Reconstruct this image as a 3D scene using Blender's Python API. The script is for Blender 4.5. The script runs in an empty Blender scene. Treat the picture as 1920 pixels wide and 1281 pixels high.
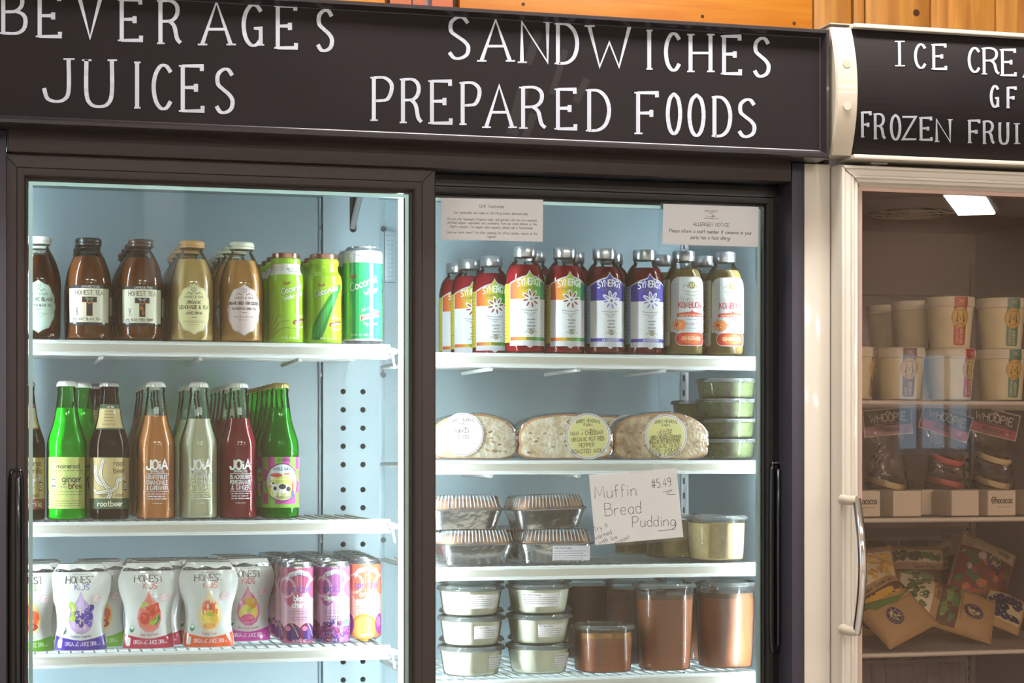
import bpy, bmesh, math, random
from math import sin, cos, pi, sqrt
random.seed(7)
C = bpy.context.scene.collection
sc = bpy.context.scene

# ---------------------------------------------------------------- camera
FPX, HOR, TAN = 3620.0, 848.0, 0.264          # focal length in px of the 1920 wide frame, horizon row, yaw
TH = math.atan(TAN); S_, C_ = sin(TH), cos(TH)
ZC = 1.32
cam_d = bpy.data.cameras.new('camera'); cam = bpy.data.objects.new('camera', cam_d); C.objects.link(cam)
cam.location = (0, 0, ZC); cam.rotation_euler = (pi/2, 0, -TH)
cam_d.sensor_width = 36; cam_d.lens = 36*FPX/1920
cam_d.shift_y = (HOR-640.5)/1920
cam_d.clip_start = .05; cam_d.clip_end = 60
sc.camera = cam
# ---------------------------------------------------------------- exposure / cycles look
sc.view_settings.view_transform = 'Standard'; sc.view_settings.look = 'None'
sc.view_settings.gamma = 1; sc.view_settings.use_curve_mapping = False
sc.view_settings.exposure = 0.18
cy = sc.cycles
cy.max_bounces = 9; cy.diffuse_bounces = 3; cy.glossy_bounces = 4; cy.transmission_bounces = 8
cy.transparent_max_bounces = 32; cy.caustics_reflective = False; cy.caustics_refractive = False
cy.sample_clamp_indirect = 4; cy.use_denoising = True
try: cy.use_light_tree = True
except Exception: pass

def lin(c): return c/12.92 if c <= .04045 else ((c+.055)/1.055)**2.4
def H(s, a=1.0):
    s = s.lstrip('#'); return tuple(lin(int(s[i:i+2], 16)/255) for i in (0, 2, 4)) + (a,)

# ---------------------------------------------------------------- world: daylight outside the windows
w = bpy.data.worlds.new('world'); sc.world = w; w.use_nodes = True
w.node_tree.nodes['Background'].inputs[0].default_value = (.82, .92, 1, 1)
w.node_tree.nodes['Background'].inputs[1].default_value = 2.2

# ---------------------------------------------------------------- pixel -> world helpers (Y is the plane's distance)
def Xp(px, Y):
    u = (px-960)/FPX; return Y*(S_+u*C_)/(C_-u*S_)
def Tp(px, Y): return Y/(C_-(px-960)/FPX*S_)
def Zp(px, py, Y): return ZC+(HOR-py)/FPX*Tp(px, Y)
def PX(X, Y):
    d = X*S_+Y*C_; return 960+FPX*(X*C_-Y*S_)/d
def MM(px, Y): return Tp(px, Y)/FPX*1000      # mm per px

# ---------------------------------------------------------------- materials
MATS = {}
def node_mat(name):
    m = bpy.data.materials.new(name); m.use_nodes = True
    nt = m.node_tree; b = nt.nodes['Principled BSDF']; MATS[name] = m
    return m, nt, b
def pb(name, col, rough=.5, metal=0., bump=0., bscale=200., coat=0., var=0., vscale=8., trans=0., ior=1.45, stretch=None, emit=None, spec=.5):
    if name in MATS: return MATS[name]
    m, nt, b = node_mat(name)
    c = H(col) if isinstance(col, str) else tuple(col)+(1,)
    b.inputs['Base Color'].default_value = c
    b.inputs['Roughness'].default_value = rough; b.inputs['Metallic'].default_value = metal
    b.inputs['Coat Weight'].default_value = coat; b.inputs['Coat Roughness'].default_value = .05
    b.inputs['Transmission Weight'].default_value = trans; b.inputs['IOR'].default_value = ior
    b.inputs['Specular IOR Level'].default_value = spec
    if emit: b.inputs['Emission Color'].default_value = H(emit[0]); b.inputs['Emission Strength'].default_value = emit[1]
    if bump or var:
        tc = nt.nodes.new('ShaderNodeTexCoord'); mp = nt.nodes.new('ShaderNodeMapping')
        nt.links.new(tc.outputs['Object'], mp.inputs[0])
        if stretch: mp.inputs['Scale'].default_value = stretch
    if bump:
        n = nt.nodes.new('ShaderNodeTexNoise'); n.inputs['Scale'].default_value = bscale; n.inputs['Detail'].default_value = 3
        nt.links.new(mp.outputs[0], n.inputs[0])
        bp = nt.nodes.new('ShaderNodeBump'); bp.inputs['Strength'].default_value = bump; bp.inputs['Distance'].default_value = .002
        nt.links.new(n.outputs[0], bp.inputs['Height']); nt.links.new(bp.outputs[0], b.inputs['Normal'])
    if var:
        n = nt.nodes.new('ShaderNodeTexNoise'); n.inputs['Scale'].default_value = vscale; n.inputs['Detail'].default_value = 4
        nt.links.new(mp.outputs[0], n.inputs[0])
        r = nt.nodes.new('ShaderNodeMapRange'); r.inputs[1].default_value = .3; r.inputs[2].default_value = .7
        r.inputs[3].default_value = 1-var; r.inputs[4].default_value = 1+var
        nt.links.new(n.outputs[0], r.inputs[0])
        mx = nt.nodes.new('ShaderNodeVectorMath'); mx.operation = 'SCALE'; mx.inputs[0].default_value = c[:3]
        nt.links.new(r.outputs[0], mx.inputs['Scale']); nt.links.new(mx.outputs[0], b.inputs['Base Color'])
    return m
def clear(name, tint='#ffffff', ior=1.5, rough=.03, haze=0., hazecol='#ffffff', bump=0, bscale=60):
    """thin clear sheet: straight-through transparency with a Fresnel reflection"""
    if name in MATS: return MATS[name]
    m = bpy.data.materials.new(name); m.use_nodes = True; MATS[name] = m
    nt = m.node_tree; nt.nodes.clear()
    out = nt.nodes.new('ShaderNodeOutputMaterial'); tr = nt.nodes.new('ShaderNodeBsdfTransparent'); gl = nt.nodes.new('ShaderNodeBsdfGlossy')
    fr = nt.nodes.new('ShaderNodeFresnel'); mx = nt.nodes.new('ShaderNodeMixShader')
    tr.inputs[0].default_value = H(tint); gl.inputs['Roughness'].default_value = rough; fr.inputs[0].default_value = ior
    nt.links.new(fr.outputs[0], mx.inputs[0]); nt.links.new(tr.outputs[0], mx.inputs[1]); nt.links.new(gl.outputs[0], mx.inputs[2])
    last = mx
    if haze:
        df = nt.nodes.new('ShaderNodeBsdfDiffuse'); df.inputs[0].default_value = H(hazecol)
        m2 = nt.nodes.new('ShaderNodeMixShader'); m2.inputs[0].default_value = haze
        nt.links.new(mx.outputs[0], m2.inputs[1]); nt.links.new(df.outputs[0], m2.inputs[2]); last = m2
    if bump:
        n = nt.nodes.new('ShaderNodeTexNoise'); n.inputs['Scale'].default_value = bscale
        tc = nt.nodes.new('ShaderNodeTexCoord'); nt.links.new(tc.outputs['Object'], n.inputs[0])
        bp = nt.nodes.new('ShaderNodeBump'); bp.inputs['Strength'].default_value = bump; bp.inputs['Distance'].default_value = .01
        nt.links.new(n.outputs[0], bp.inputs['Height']); nt.links.new(bp.outputs[0], gl.inputs['Normal'])
    nt.links.new(last.outputs[0], out.inputs[0])
    return m
def liquid(name, col, body=.35, thin=None, rough=.04):
    """drink behind glass: part lets light straight through tinted, part glows with scattered light, glossy skin"""
    if name in MATS: return MATS[name]
    m = bpy.data.materials.new(name); m.use_nodes = True; MATS[name] = m
    nt = m.node_tree; nt.nodes.clear(); N = nt.nodes.new; L = nt.links.new
    out = N('ShaderNodeOutputMaterial'); gl = N('ShaderNodeBsdfRefraction'); tl = N('ShaderNodeBsdfTranslucent'); df = N('ShaderNodeBsdfDiffuse')
    gs = N('ShaderNodeBsdfGlossy'); fr = N('ShaderNodeFresnel'); fr.inputs[0].default_value = 1.45; gs.inputs['Roughness'].default_value = rough
    gl.inputs[0].default_value = H(thin or col); gl.inputs['IOR'].default_value = 1.33; gl.inputs['Roughness'].default_value = .0
    tl.inputs[0].default_value = H(col); df.inputs[0].default_value = H(col)
    a = N('ShaderNodeMixShader'); a.inputs[0].default_value = .93; L(tl.outputs[0], a.inputs[1]); L(df.outputs[0], a.inputs[2])
    b = N('ShaderNodeMixShader'); b.inputs[0].default_value = body; L(gl.outputs[0], b.inputs[1]); L(a.outputs[0], b.inputs[2])
    c = N('ShaderNodeMixShader'); L(fr.outputs[0], c.inputs[0]); L(b.outputs[0], c.inputs[1]); L(gs.outputs[0], c.inputs[2])
    L(c.outputs[0], out.inputs[0])
    return m
def print_mat(name, rough=.5, coat=0., metal=0.):
    if name in MATS: return MATS[name]
    m, nt, b = node_mat(name)
    at = nt.nodes.new('ShaderNodeAttribute'); at.attribute_name = 'ink'
    nt.links.new(at.outputs['Color'], b.inputs['Base Color']); b.inputs['Roughness'].default_value = rough
    b.inputs['Coat Weight'].default_value = coat; b.inputs['Metallic'].default_value = metal; b.inputs['Coat Roughness'].default_value = .08
    return m
def emit(name, col, s):
    if name in MATS: return MATS[name]
    m = bpy.data.materials.new(name); m.use_nodes = True; MATS[name] = m
    nt = m.node_tree; nt.nodes.clear(); o = nt.nodes.new('ShaderNodeOutputMaterial'); e = nt.nodes.new('ShaderNodeEmission')
    e.inputs[0].default_value = H(col); e.inputs[1].default_value = s; nt.links.new(e.outputs[0], o.inputs[0]); return m

# ---------------------------------------------------------------- mesh builder
class MB:
    def __init__(s): s.V = []; s.F = []; s.M = []; s.K = None
    def add(s, vs, fs, mi=0, col=None):
        o = len(s.V); s.V += [tuple(v) for v in vs]; s.F += [tuple(i+o for i in f) for f in fs]; s.M += [mi]*len(fs)
        if col is not None:
            if s.K is None: s.K = []
            s.K += [col]*len(vs)
        return s
    def box(s, x0, x1, y0, y1, z0, z1, mi=0, ch=0.):
        if not ch:
            v = [(x, y, z) for x in (x0, x1) for y in (y0, y1) for z in (z0, z1)]
            return s.add(v, [(0,1,3,2),(4,6,7,5),(0,4,5,1),(2,3,7,6),(0,2,6,4),(1,5,7,3)], mi)
        c = min(ch, abs(x1-x0)*.45, abs(y1-y0)*.45, abs(z1-z0)*.45)
        bm = bmesh.new(); bmesh.ops.create_cube(bm, size=1)
        for q in bm.verts: q.co = ((x0+x1)/2+q.co.x*(x1-x0), (y0+y1)/2+q.co.y*(y1-y0), (z0+z1)/2+q.co.z*(z1-z0))
        bmesh.ops.bevel(bm, geom=bm.edges[:], offset=c, segments=2, affect='EDGES', profile=.5)
        bm.verts.ensure_lookup_table()
        s.add([q.co[:] for q in bm.verts], [[q.index for q in f.verts] for f in bm.faces], mi); bm.free(); return s
    def rod(s, pts, r, n=8, mi=0, caps=True):
        from mathutils import Vector
        pts = [Vector(p) for p in pts]; rs = r if isinstance(r, (list, tuple)) else [r]*len(pts)
        vs = []; fs = []; ref = None
        for i, p in enumerate(pts):
            d = (pts[min(i+1, len(pts)-1)]-pts[max(i-1, 0)]).normalized()
            if ref is None: ref = Vector((0, 0, 1)) if abs(d.z) < .9 else Vector((1, 0, 0))
            a = d.cross(ref).normalized(); b = d.cross(a); ref = -b if b.dot(ref) < 0 else b
            ref = ref.normalized()
            for k in range(n):
                t = 2*pi*k/n; vs.append(p+(a*cos(t)+d.cross(a)*sin(t))*rs[i])
        for i in range(len(pts)-1):
            for k in range(n): k2 = (k+1) % n; fs.append((i*n+k, i*n+k2, (i+1)*n+k2, (i+1)*n+k))
        if caps: fs.append(tuple(range(n-1, -1, -1))); fs.append(tuple((len(pts)-1)*n+k for k in range(n)))
        return s.add(vs, fs, mi)
    def rings(s, rings, mi=0, cap0=True, cap1=True, closed=True):
        n = len(rings[0]); vs = [p for r in rings for p in r]; fs = []
        for i in range(len(rings)-1):
            for k in range(n if closed else n-1): k2 = (k+1) % n; fs.append((i*n+k, i*n+k2, (i+1)*n+k2, (i+1)*n+k))
        if cap0: fs.append(tuple(range(n-1, -1, -1)))
        if cap1: fs.append(tuple((len(rings)-1)*n+k for k in range(n)))
        return s.add(vs, fs, mi)
    def lathe(s, prof, n=28, mi=0, c=(0, 0, 0), cap0=True, cap1=True, k=.001, mod=None):
        rg = []
        for r, z in prof:
            rg.append([(c[0]+k*r*(mod(2*pi*i/n, z) if mod else 1)*cos(2*pi*i/n), c[1]+k*r*(mod(2*pi*i/n, z) if mod else 1)*sin(2*pi*i/n), c[2]+k*z) for i in range(n)])
        return s.rings(rg, mi, cap0, cap1)
    def build(s, name, mats, parent=None, smooth=35, loc=None):
        me = bpy.data.meshes.new(name); me.from_pydata(s.V, [], s.F)
        for m in (mats if isinstance(mats, (list, tuple)) else [mats]): me.materials.append(m)
        me.polygons.foreach_set('material_index', s.M)
        if s.K:
            a = me.color_attributes.new('ink', 'FLOAT_COLOR', 'POINT'); a.data.foreach_set('color', [c for k in s.K for c in k])
        if smooth:
            me.polygons.foreach_set('use_smooth', [True]*len(s.F)); me.update()
            me.set_sharp_from_angle(angle=math.radians(smooth))
        me.update()
        o = bpy.data.objects.new(name, me); C.objects.link(o)
        if parent: o.parent = parent
        if loc: o.location = loc
        return o
def sring(a, b, z, e=4, n=32, cx=0, cy=0, k=.001, mod=None):
    out = []
    for i in range(n):
        t = 2*pi*i/n; c_, s_ = cos(t), sin(t); q = (abs(c_)**e+abs(s_)**e)**(-1/e); m_ = mod(t) if mod else 1
        out.append((cx+k*a*c_*q*m_, cy+k*b*s_*q*m_, k*z if not callable(z) else k*z(t)))
    return out

def tag(o, label=None, cat=None, group=None, kind=None):
    if label: o['label'] = label
    if cat: o['category'] = cat
    if group: o['group'] = group
    if kind: o['kind'] = kind
    return o
def thing(name, label, cat, loc=(0, 0, 0), rz=0, group=None):
    o = bpy.data.objects.new(name, None); C.objects.link(o); o.location = loc; o.rotation_euler = (0, 0, rz)
    o.empty_display_size = .02; return tag(o, label, cat, group)
KIDS = {}
def kids(o): return [c for c in o.children]
def dup(root, loc, rz=None, label=None, group=None):
    r = root.copy(); C.objects.link(r); r.location = loc
    if rz is not None: r.rotation_euler = (root.rotation_euler[0], root.rotation_euler[1], rz)
    if label: r['label'] = label
    if group: r['group'] = group
    for ch in list(root.children):
        c = ch.copy(); C.objects.link(c); c.parent = r
        for g in list(ch.children): d = g.copy(); C.objects.link(d); d.parent = c
    return r
PROTO = {}
def spawn(kind, maker, loc, label, rz=0, group=None):
    if kind not in PROTO:
        o = maker(); PROTO[kind] = o; o.location = loc; o.rotation_euler = (0, 0, rz); o['label'] = label
        if group: o['group'] = group
        return o
    return dup(PROTO[kind], loc, rz, label, group)

# ---------------------------------------------------------------- stroke lettering
GL = {
'#':(.6,".15,0 .25,1|.4,0 .5,1|0,.32 .6,.32|0,.68 .6,.68"),
'A':(.7,"0,0 .35,1 .7,0|.12,.36 .58,.36"),'B':(.58,"0,0 0,1|~0,1 .34,1 .5,.86 .48,.66 .3,.54 0,.53|~0,.53 .38,.53 .58,.4 .57,.14 .38,0 0,0"),
'C':(.6,"~.6,.84 .45,.97 .25,.97 .07,.78 0,.5 .07,.2 .25,.02 .45,.02 .6,.16"),'D':(.62,"0,0 0,1|~0,1 .3,.98 .53,.8 .62,.5 .53,.18 .3,.02 0,0"),
'E':(.54,"0,0 0,1|0,1 .52,1 .52,.9|0,.52 .36,.52 .36,.6 .36,.44|0,0 .54,0 .54,.1"),'F':(.54,"0,0 0,1|0,1 .54,1 .54,.9|0,.5 .38,.5 .38,.58 .38,.42"),
'G':(.64,"~.6,.84 .45,.97 .25,.97 .07,.78 0,.5 .07,.2 .25,.02 .45,.02 .6,.14|.6,.02 .6,.42 .38,.42"),'H':(.62,"0,0 0,1|.62,0 .62,1|0,.5 .62,.5"),
'I':(.24,".12,0 .12,1"),'J':(.5,"~.5,1 .5,.25 .4,.04 .22,0 .06,.08 0,.3"),'K':(.6,"0,0 0,1|.56,1 0,.42|.17,.58 .6,0"),'L':(.5,"0,1 0,0 .5,0"),
'M':(.8,"0,0 .08,1 .4,.2 .72,1 .8,0"),'N':(.64,"0,0 0,1 .64,0 .64,1"),'O':(.64,"~.32,1 .1,.86 0,.5 .1,.14 .32,0 .54,.14 .64,.5 .54,.86 .32,1"),
'P':(.54,"0,0 0,1|~0,1 .32,1 .52,.88 .54,.7 .42,.5 .2,.46 0,.46"),'Q':(.66,"~.32,1 .1,.86 0,.5 .1,.14 .32,0 .54,.14 .64,.5 .54,.86 .32,1|.38,.25 .66,-.05"),
'R':(.6,"0,0 0,1|~0,1 .32,1 .5,.88 .5,.68 .34,.54 0,.52|~.28,.52 .42,.4 .5,.12 .6,.02"),'S':(.54,"~.5,.86 .38,.98 .2,.98 .04,.86 .04,.66 .2,.54 .4,.42 .52,.28 .48,.1 .3,.01 .12,.02 0,.14"),
'T':(.6,".3,0 .3,1|0,1 .6,1"),'U':(.62,"~0,1 0,.3 .1,.06 .31,0 .52,.06 .62,.3 .62,1"),'V':(.66,"0,1 .33,0 .66,1"),'W':(.92,"0,1 .24,0 .46,.6 .68,0 .92,1"),
'X':(.6,"0,0 .6,1|0,1 .6,0"),'Y':(.6,"0,1 .3,.5 .6,1|.3,.5 .3,0"),'Z':(.6,"0,1 .6,1 0,0 .6,0"),
'a':(.42,"~.4,.5 .2,.6 .04,.46 0,.28 .08,.06 .24,.02 .4,.2|.4,.58 .4,.06 .46,0"),'b':(.42,"0,1 0,0|~0,.4 .16,.58 .36,.52 .42,.3 .34,.06 .16,0 0,.12"),
'c':(.38,"~.38,.48 .22,.6 .05,.48 0,.28 .08,.06 .22,0 .38,.12"),'d':(.42,".42,1 .42,0|~.42,.4 .26,.58 .06,.52 0,.3 .08,.06 .26,0 .42,.12"),
'e':(.4,"~0,.32 .4,.32 .36,.54 .2,.6 .04,.48 0,.28 .08,.06 .24,0 .4,.12"),'f':(.32,"~.34,.94 .22,1 .12,.88 .12,.5 .12,0|0,.58 .3,.58"),
'g':(.42,"~.4,.5 .2,.6 .04,.46 0,.28 .08,.08 .24,.04 .4,.2|~.42,.58 .42,-.12 .3,-.34 .04,-.3"),'h':(.42,"0,1 0,0|~0,.4 .16,.58 .34,.56 .42,.4 .42,0"),
'i':(.1,".05,.58 .05,0|.05,.76 .05,.84"),'j':(.16,"~.14,.58 .14,-.15 0,-.3|.14,.76 .14,.84"),'k':(.4,"0,1 0,0|.36,.58 0,.24|.12,.34 .4,0"),'l':(.1,".05,1 .05,0"),
'm':(.68,"0,.58 0,0|~0,.42 .14,.58 .28,.54 .34,.38 .34,0|~.34,.42 .48,.58 .62,.54 .68,.38 .68,0"),'n':(.42,"0,.58 0,0|~0,.4 .16,.58 .34,.56 .42,.4 .42,0"),
'o':(.42,"~.21,.6 .05,.5 0,.3 .06,.08 .21,0 .36,.08 .42,.3 .36,.5 .21,.6"),'p':(.42,"0,.58 0,-.32|~0,.4 .16,.58 .36,.52 .42,.3 .34,.06 .16,0 0,.12"),
'q':(.42,".42,.58 .42,-.32|~.42,.4 .26,.58 .06,.52 0,.3 .08,.06 .26,0 .42,.12"),'r':(.3,"0,.58 0,0|~0,.38 .1,.54 .3,.57"),
's':(.36,"~.34,.5 .18,.6 .03,.5 .08,.36 .28,.26 .34,.12 .18,0 0,.08"),'t':(.3,"~.12,.9 .12,.14 .2,0 .3,.04|0,.58 .28,.58"),
'u':(.42,"~0,.58 0,.18 .1,.01 .28,.04 .42,.22|.42,.58 .42,0"),'v':(.4,"0,.58 .2,0 .4,.58"),'w':(.6,"0,.58 .15,0 .3,.5 .45,0 .6,.58"),'x':(.4,"0,.58 .4,0|0,0 .4,.58"),
'y':(.4,"0,.58 .2,.02|~.4,.58 .2,.02 .1,-.25 -.02,-.3"),'z':(.4,"0,.58 .4,.58 0,0 .4,0"),
'0':(.56,"~.28,1 .08,.86 0,.5 .08,.14 .28,0 .48,.14 .56,.5 .48,.86 .28,1"),'1':(.3,"0,.8 .16,1 .16,0"),'2':(.5,"~0,.8 .12,.98 .36,.98 .48,.78 .36,.5 0,0|0,0 .52,0"),
'3':(.5,"~0,.86 .2,1 .42,.92 .44,.68 .2,.54|~.2,.54 .48,.46 .5,.18 .3,0 0,.1"),'4':(.52,".38,0 .38,1 0,.32 .52,.32"),'5':(.5,".46,1 .08,1 .04,.56|~.04,.56 .3,.62 .5,.4 .44,.1 .2,0 0,.1"),
'6':(.5,"~.44,.94 .2,.9 .02,.5 .04,.14 .26,0 .48,.16 .44,.46 .22,.54 .03,.36"),'8':(.5,"~.25,.54 .04,.72 .1,.94 .25,1 .4,.94 .46,.72 .25,.54 .02,.3 .08,.06 .25,0 .42,.06 .48,.3 .25,.54"),
'9':(.5,"~.46,.64 .3,.5 .06,.58 .04,.84 .24,1 .44,.9 .46,.6 .36,.1 .2,0"),'7':(.5,"0,1 .5,1 .16,0"),
'&':(.66,"~.62,.0 .2,.62 .16,.88 .3,1 .42,.86 .36,.64 .06,.36 .04,.1 .22,0 .44,.08 .6,.4"),'!':(.1,".05,1 .05,.3|.05,.08 .05,0"),'.':(.1,".05,0 .05,.07"),
',':(.12,".08,.08 .02,-.12"),"'":(.1,".05,1 .05,.82"),'+':(.5,".25,.1 .25,.7|0,.4 .5,.4"),'-':(.34,"0,.36 .34,.36"),'$':(.54,"~.5,.78 .3,.9 .06,.78 .1,.56 .42,.42 .46,.18 .2,.08 0,.2|.26,1 .26,-.04"),
'?':(.44,"~0,.8 .2,1 .42,.86 .38,.6 .2,.46 .2,.26|.2,.08 .2,0"),'@':(.8,"~.52,.5 .34,.6 .24,.4 .34,.24 .5,.34 .6,.2 .76,.4 .6,.86 .3,.9 .04,.6 .06,.2 .3,0 .6,.02"),'%':(.6,"0,0 .6,1|.05,.8 .15,.9|.45,.1 .55,.2"),
}
def _cr(p, sub=4):
    out = []
    for i in range(len(p)-1):
        a = p[max(i-1, 0)]; b = p[i]; c = p[i+1]; d = p[min(i+2, len(p)-1)]
        for j in range(sub):
            t = j/sub
            out.append(tuple(.5*((2*b[k])+(-a[k]+c[k])*t+(2*a[k]-5*b[k]+4*c[k]-d[k])*t*t+(-a[k]+3*b[k]-3*c[k]+d[k])*t**3) for k in (0, 1)))
    out.append(p[-1]); return out
_GC = {}
def glyph(ch, sub=4):
    if (ch, sub) not in _GC:
        w_, s_ = GL.get(ch, GL['-']); st = []
        for q in s_.split('|'):
            sm = q[0] == '~'; pts = [tuple(map(float, t.split(','))) for t in q.lstrip('~').split()]
            st.append(_cr(pts, sub) if sm else pts)
        _GC[(ch, sub)] = (w_, st)
    return _GC[(ch, sub)]
def ribbon(pts, w, contrast=0.):
    """2D polyline -> list of quads"""
    n = len(pts); L_ = []; R_ = []
    P = [pts[0]]
    for p in pts[1:]:
        if abs(p[0]-P[-1][0])+abs(p[1]-P[-1][1]) > 1e-9: P.append(p)
    n = len(P)
    if n < 2: return []
    D = []
    for i in range(n-1):
        dx, dy = P[i+1][0]-P[i][0], P[i+1][1]-P[i][1]; l = sqrt(dx*dx+dy*dy); D.append((dx/l, dy/l))
    quads = []
    for i in range(n):
        d0 = D[max(i-1, 0)]; d1 = D[min(i, n-2)]
        mx, my = d0[0]+d1[0], d0[1]+d1[1]; l = sqrt(mx*mx+my*my)
        if l < .3: mx, my = d1; l = 1
        mx /= l; my /= l; k = 1/max(.6, (mx*d1[0]+my*d1[1]))
        ww = w*(1-contrast*(1-abs(my)))*.5*k
        e = 0
        if i == 0: e = -w*.15
        if i == n-1: e = w*.15
        L_.append((P[i][0]-my*ww+mx*e, P[i][1]+mx*ww+my*e)); R_.append((P[i][0]+my*ww+mx*e, P[i][1]-mx*ww+my*e))
    for i in range(n-1): quads.append([R_[i], R_[i+1], L_[i+1], L_[i]])
    return quads
class Art:
    """flat coloured print in millimetres, later laid on a surface"""
    def __init__(s): s.P = []; s.l = 0
    def poly(s, pts, col, lay=None):
        if lay is None: s.l += 1; lay = s.l
        s.P.append((lay, H(col) if isinstance(col, str) else col, [tuple(p) for p in pts])); return s
    def rect(s, x0, y0, x1, y1, col): return s.poly([(x0, y0), (x1, y0), (x1, y1), (x0, y1)], col)
    def rrect(s, x0, y0, x1, y1, r, col):
        pts = []
        for cx, cy_, a in ((x1-r, y0+r, -90), (x1-r, y1-r, 0), (x0+r, y1-r, 90), (x0+r, y0+r, 180)):
            for k in range(5): t = math.radians(a+k*22.5); pts.append((cx+r*cos(t), cy_+r*sin(t)))
        return s.poly(pts, col)
    def ell(s, cx, cy_, rx, ry, col, n=20, rot=0, lay=None):
        c_, s_ = cos(rot), sin(rot)
        return s.poly([(cx+rx*cos(2*pi*i/n)*c_-ry*sin(2*pi*i/n)*s_, cy_+rx*cos(2*pi*i/n)*s_+ry*sin(2*pi*i/n)*c_) for i in range(n)], col, lay)
    def line(s, pts, w, col, smooth=False, contrast=0., lay=None):
        if lay is None: s.l += 1; lay = s.l
        for q in ribbon(_cr(list(pts)) if smooth else pts, w, contrast): s.P.append((lay, H(col) if isinstance(col, str) else col, q))
        return s
    def strips(s, u0, u1, n, lo, hi, cf):
        s.l += 1
        for i in range(n):
            a = u0+(u1-u0)*i/n; b = u0+(u1-u0)*(i+1)/n
            s.P.append((s.l, H(cf((i+.5)/n)) if isinstance(cf((i+.5)/n), str) else cf((i+.5)/n), [(a, lo(a)), (b, lo(b)), (b, hi(b)), (a, hi(a))]))
        return s
    def text(s, t, x, y, h, col, w=None, al='c', cond=1., sp=.16, slant=0., bend=0., rot=0., maxw=None, serif=0., contrast=0., sub=3, jit=0.):
        w = w or h*.13; adv = 0; gs = []
        for ch in t:
            if ch == ' ': adv += .38+sp; continue
            gw, st = glyph(ch, sub); gs.append((adv, st)); adv += gw+sp
        tot = (adv-sp)*h*cond
        if maxw and tot > maxw: cond *= maxw/tot; tot = maxw
        ox = {'c': -tot/2, 'l': 0, 'r': -tot}[al]; cr, sr = cos(rot), sin(rot); s.l += 1
        for a, st in gs:
            jx, jy = (random.uniform(-jit, jit)*h, random.uniform(-jit, jit)*h) if jit else (0, 0)
            for pl in st:
                q = []
                pl2 = [pl]
                if serif:
                    for e, e2 in ((0, 1), (-1, -2)):
                        ex, ey = pl[e]; dx, dy = pl[e2][0]-ex, pl[e2][1]-ey
                        if abs(dy) > abs(dx)*.8 and abs(dy) > .12: pl2.append([(ex-serif, ey), (ex+serif, ey)])
                for pp in pl2:
                    q = []
                    for (gx, gy) in pp:
                        lx = ox+(a+gx)*h*cond+slant*gy*h+jx; ly = gy*h+jy
                        ly += bend*lx*lx
                        q.append((x+lx*cr-ly*sr, y+lx*sr+ly*cr))
                    for r_ in ribbon(q, w if pp is pl else w*.55, contrast if pp is pl else 0): s.P.append((s.l, H(col) if isinstance(col, str) else col, r_))
        return s
    def lines(s, x0, x1, y0, n, dy, h, col, seed=1):
        """small print too fine to read: rows of short words"""
        rr = random.Random(seed); s.l += 1; c = H(col)
        for i in range(n):
            y = y0-i*dy; x = x0; e = x1-(rr.random()*.15*(x1-x0))
            while x < e:
                l = min(h*(1+3*rr.random()), e-x); s.P.append((s.l, c, [(x, y), (x+l, y), (x+l, y+h*.55), (x, y+h*.55)])); x += l+h*.6
        return s
    def bake(s, name, fn, mat, parent, step=None, smooth=None, base=0.):
        """cut every shape on one shared grid and lay it on the surface, facet by facet"""
        mb = MB(); mb.K = []; ci = 0; lk = min(.02, 1.1/max(1, s.l))
        def pieces(p, g, ax):
            if not g: return [p]
            if ax: p = _swap(p)
            us = [q[0] for q in p]; i0 = math.floor(min(us)/g+1e-6); i1 = math.ceil(max(us)/g-1e-6); out = []
            for i in range(i0, max(i1, i0+1)):
                q = p if i1-i0 <= 1 else _clip(_clip(p, i*g, 1), (i+1)*g, -1)
                if len(q) > 2: out.append(_swap(q) if ax else q)
            return out
        def at(u, v, o, cu, cv):
            if cu is None and cv is None: return fn(u, v, o)
            if cu is not None: a0, tu = cu*step, (u-cu*step)/step
            else: a0, tu = u, 0
            if cv is not None: b0, tv = cv*smooth, (v-cv*smooth)/smooth
            else: b0, tv = v, 0
            p = fn(a0, b0, o); r = list(p)
            if cu is not None:
                p1 = fn(a0+step, b0, o); r = [p[k]+(p1[k]-p[k])*tu for k in range(3)]
            if cv is not None:
                q0 = fn(a0, b0+smooth, o); s0 = list(q0)
                if cu is not None: q1 = fn(a0+step, b0+smooth, o); s0 = [q0[k]+(q1[k]-q0[k])*tu for k in range(3)]
                r = [r[k]+(s0[k]-r[k])*tv for k in range(3)]
            return tuple(r)
        cuts = getattr(fn, 'cuts', None)
        if cuts: smooth = None
        def vcut(p):
            if not cuts: return [p]
            lo, hi = min(t[1] for t in p), max(t[1] for t in p); c = [z for z in cuts if lo+1e-6 < z < hi-1e-6]
            if not c: return [p]
            p = _swap(p); out = []; c = [lo-1]+c+[hi+1]
            for a, b in zip(c, c[1:]):
                q = _clip(_clip(p, a, 1), b, -1)
                if len(q) > 2: out.append(_swap(q))
            return out
        for lay, col, p in s.P:
            ci += 1; lay = lay+(ci % 9)*.1
            for q in pieces(p, step, 0):
                for w_ in (vcut(q) if cuts else pieces(q, smooth, 1)):
                    mu = sum(t[0] for t in w_)/len(w_); mv = sum(t[1] for t in w_)/len(w_)
                    cu = math.floor(mu/step) if step else None; cv = math.floor(mv/smooth) if smooth else None
                    mb.add([at(u, v, base+lay*lk, cu, cv) for u, v in w_], [tuple(range(len(w_)))], 0, col)
        return mb.build(name, mat, parent, smooth=0)
def _swap(p): return [(b, a) for a, b in p]
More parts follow.
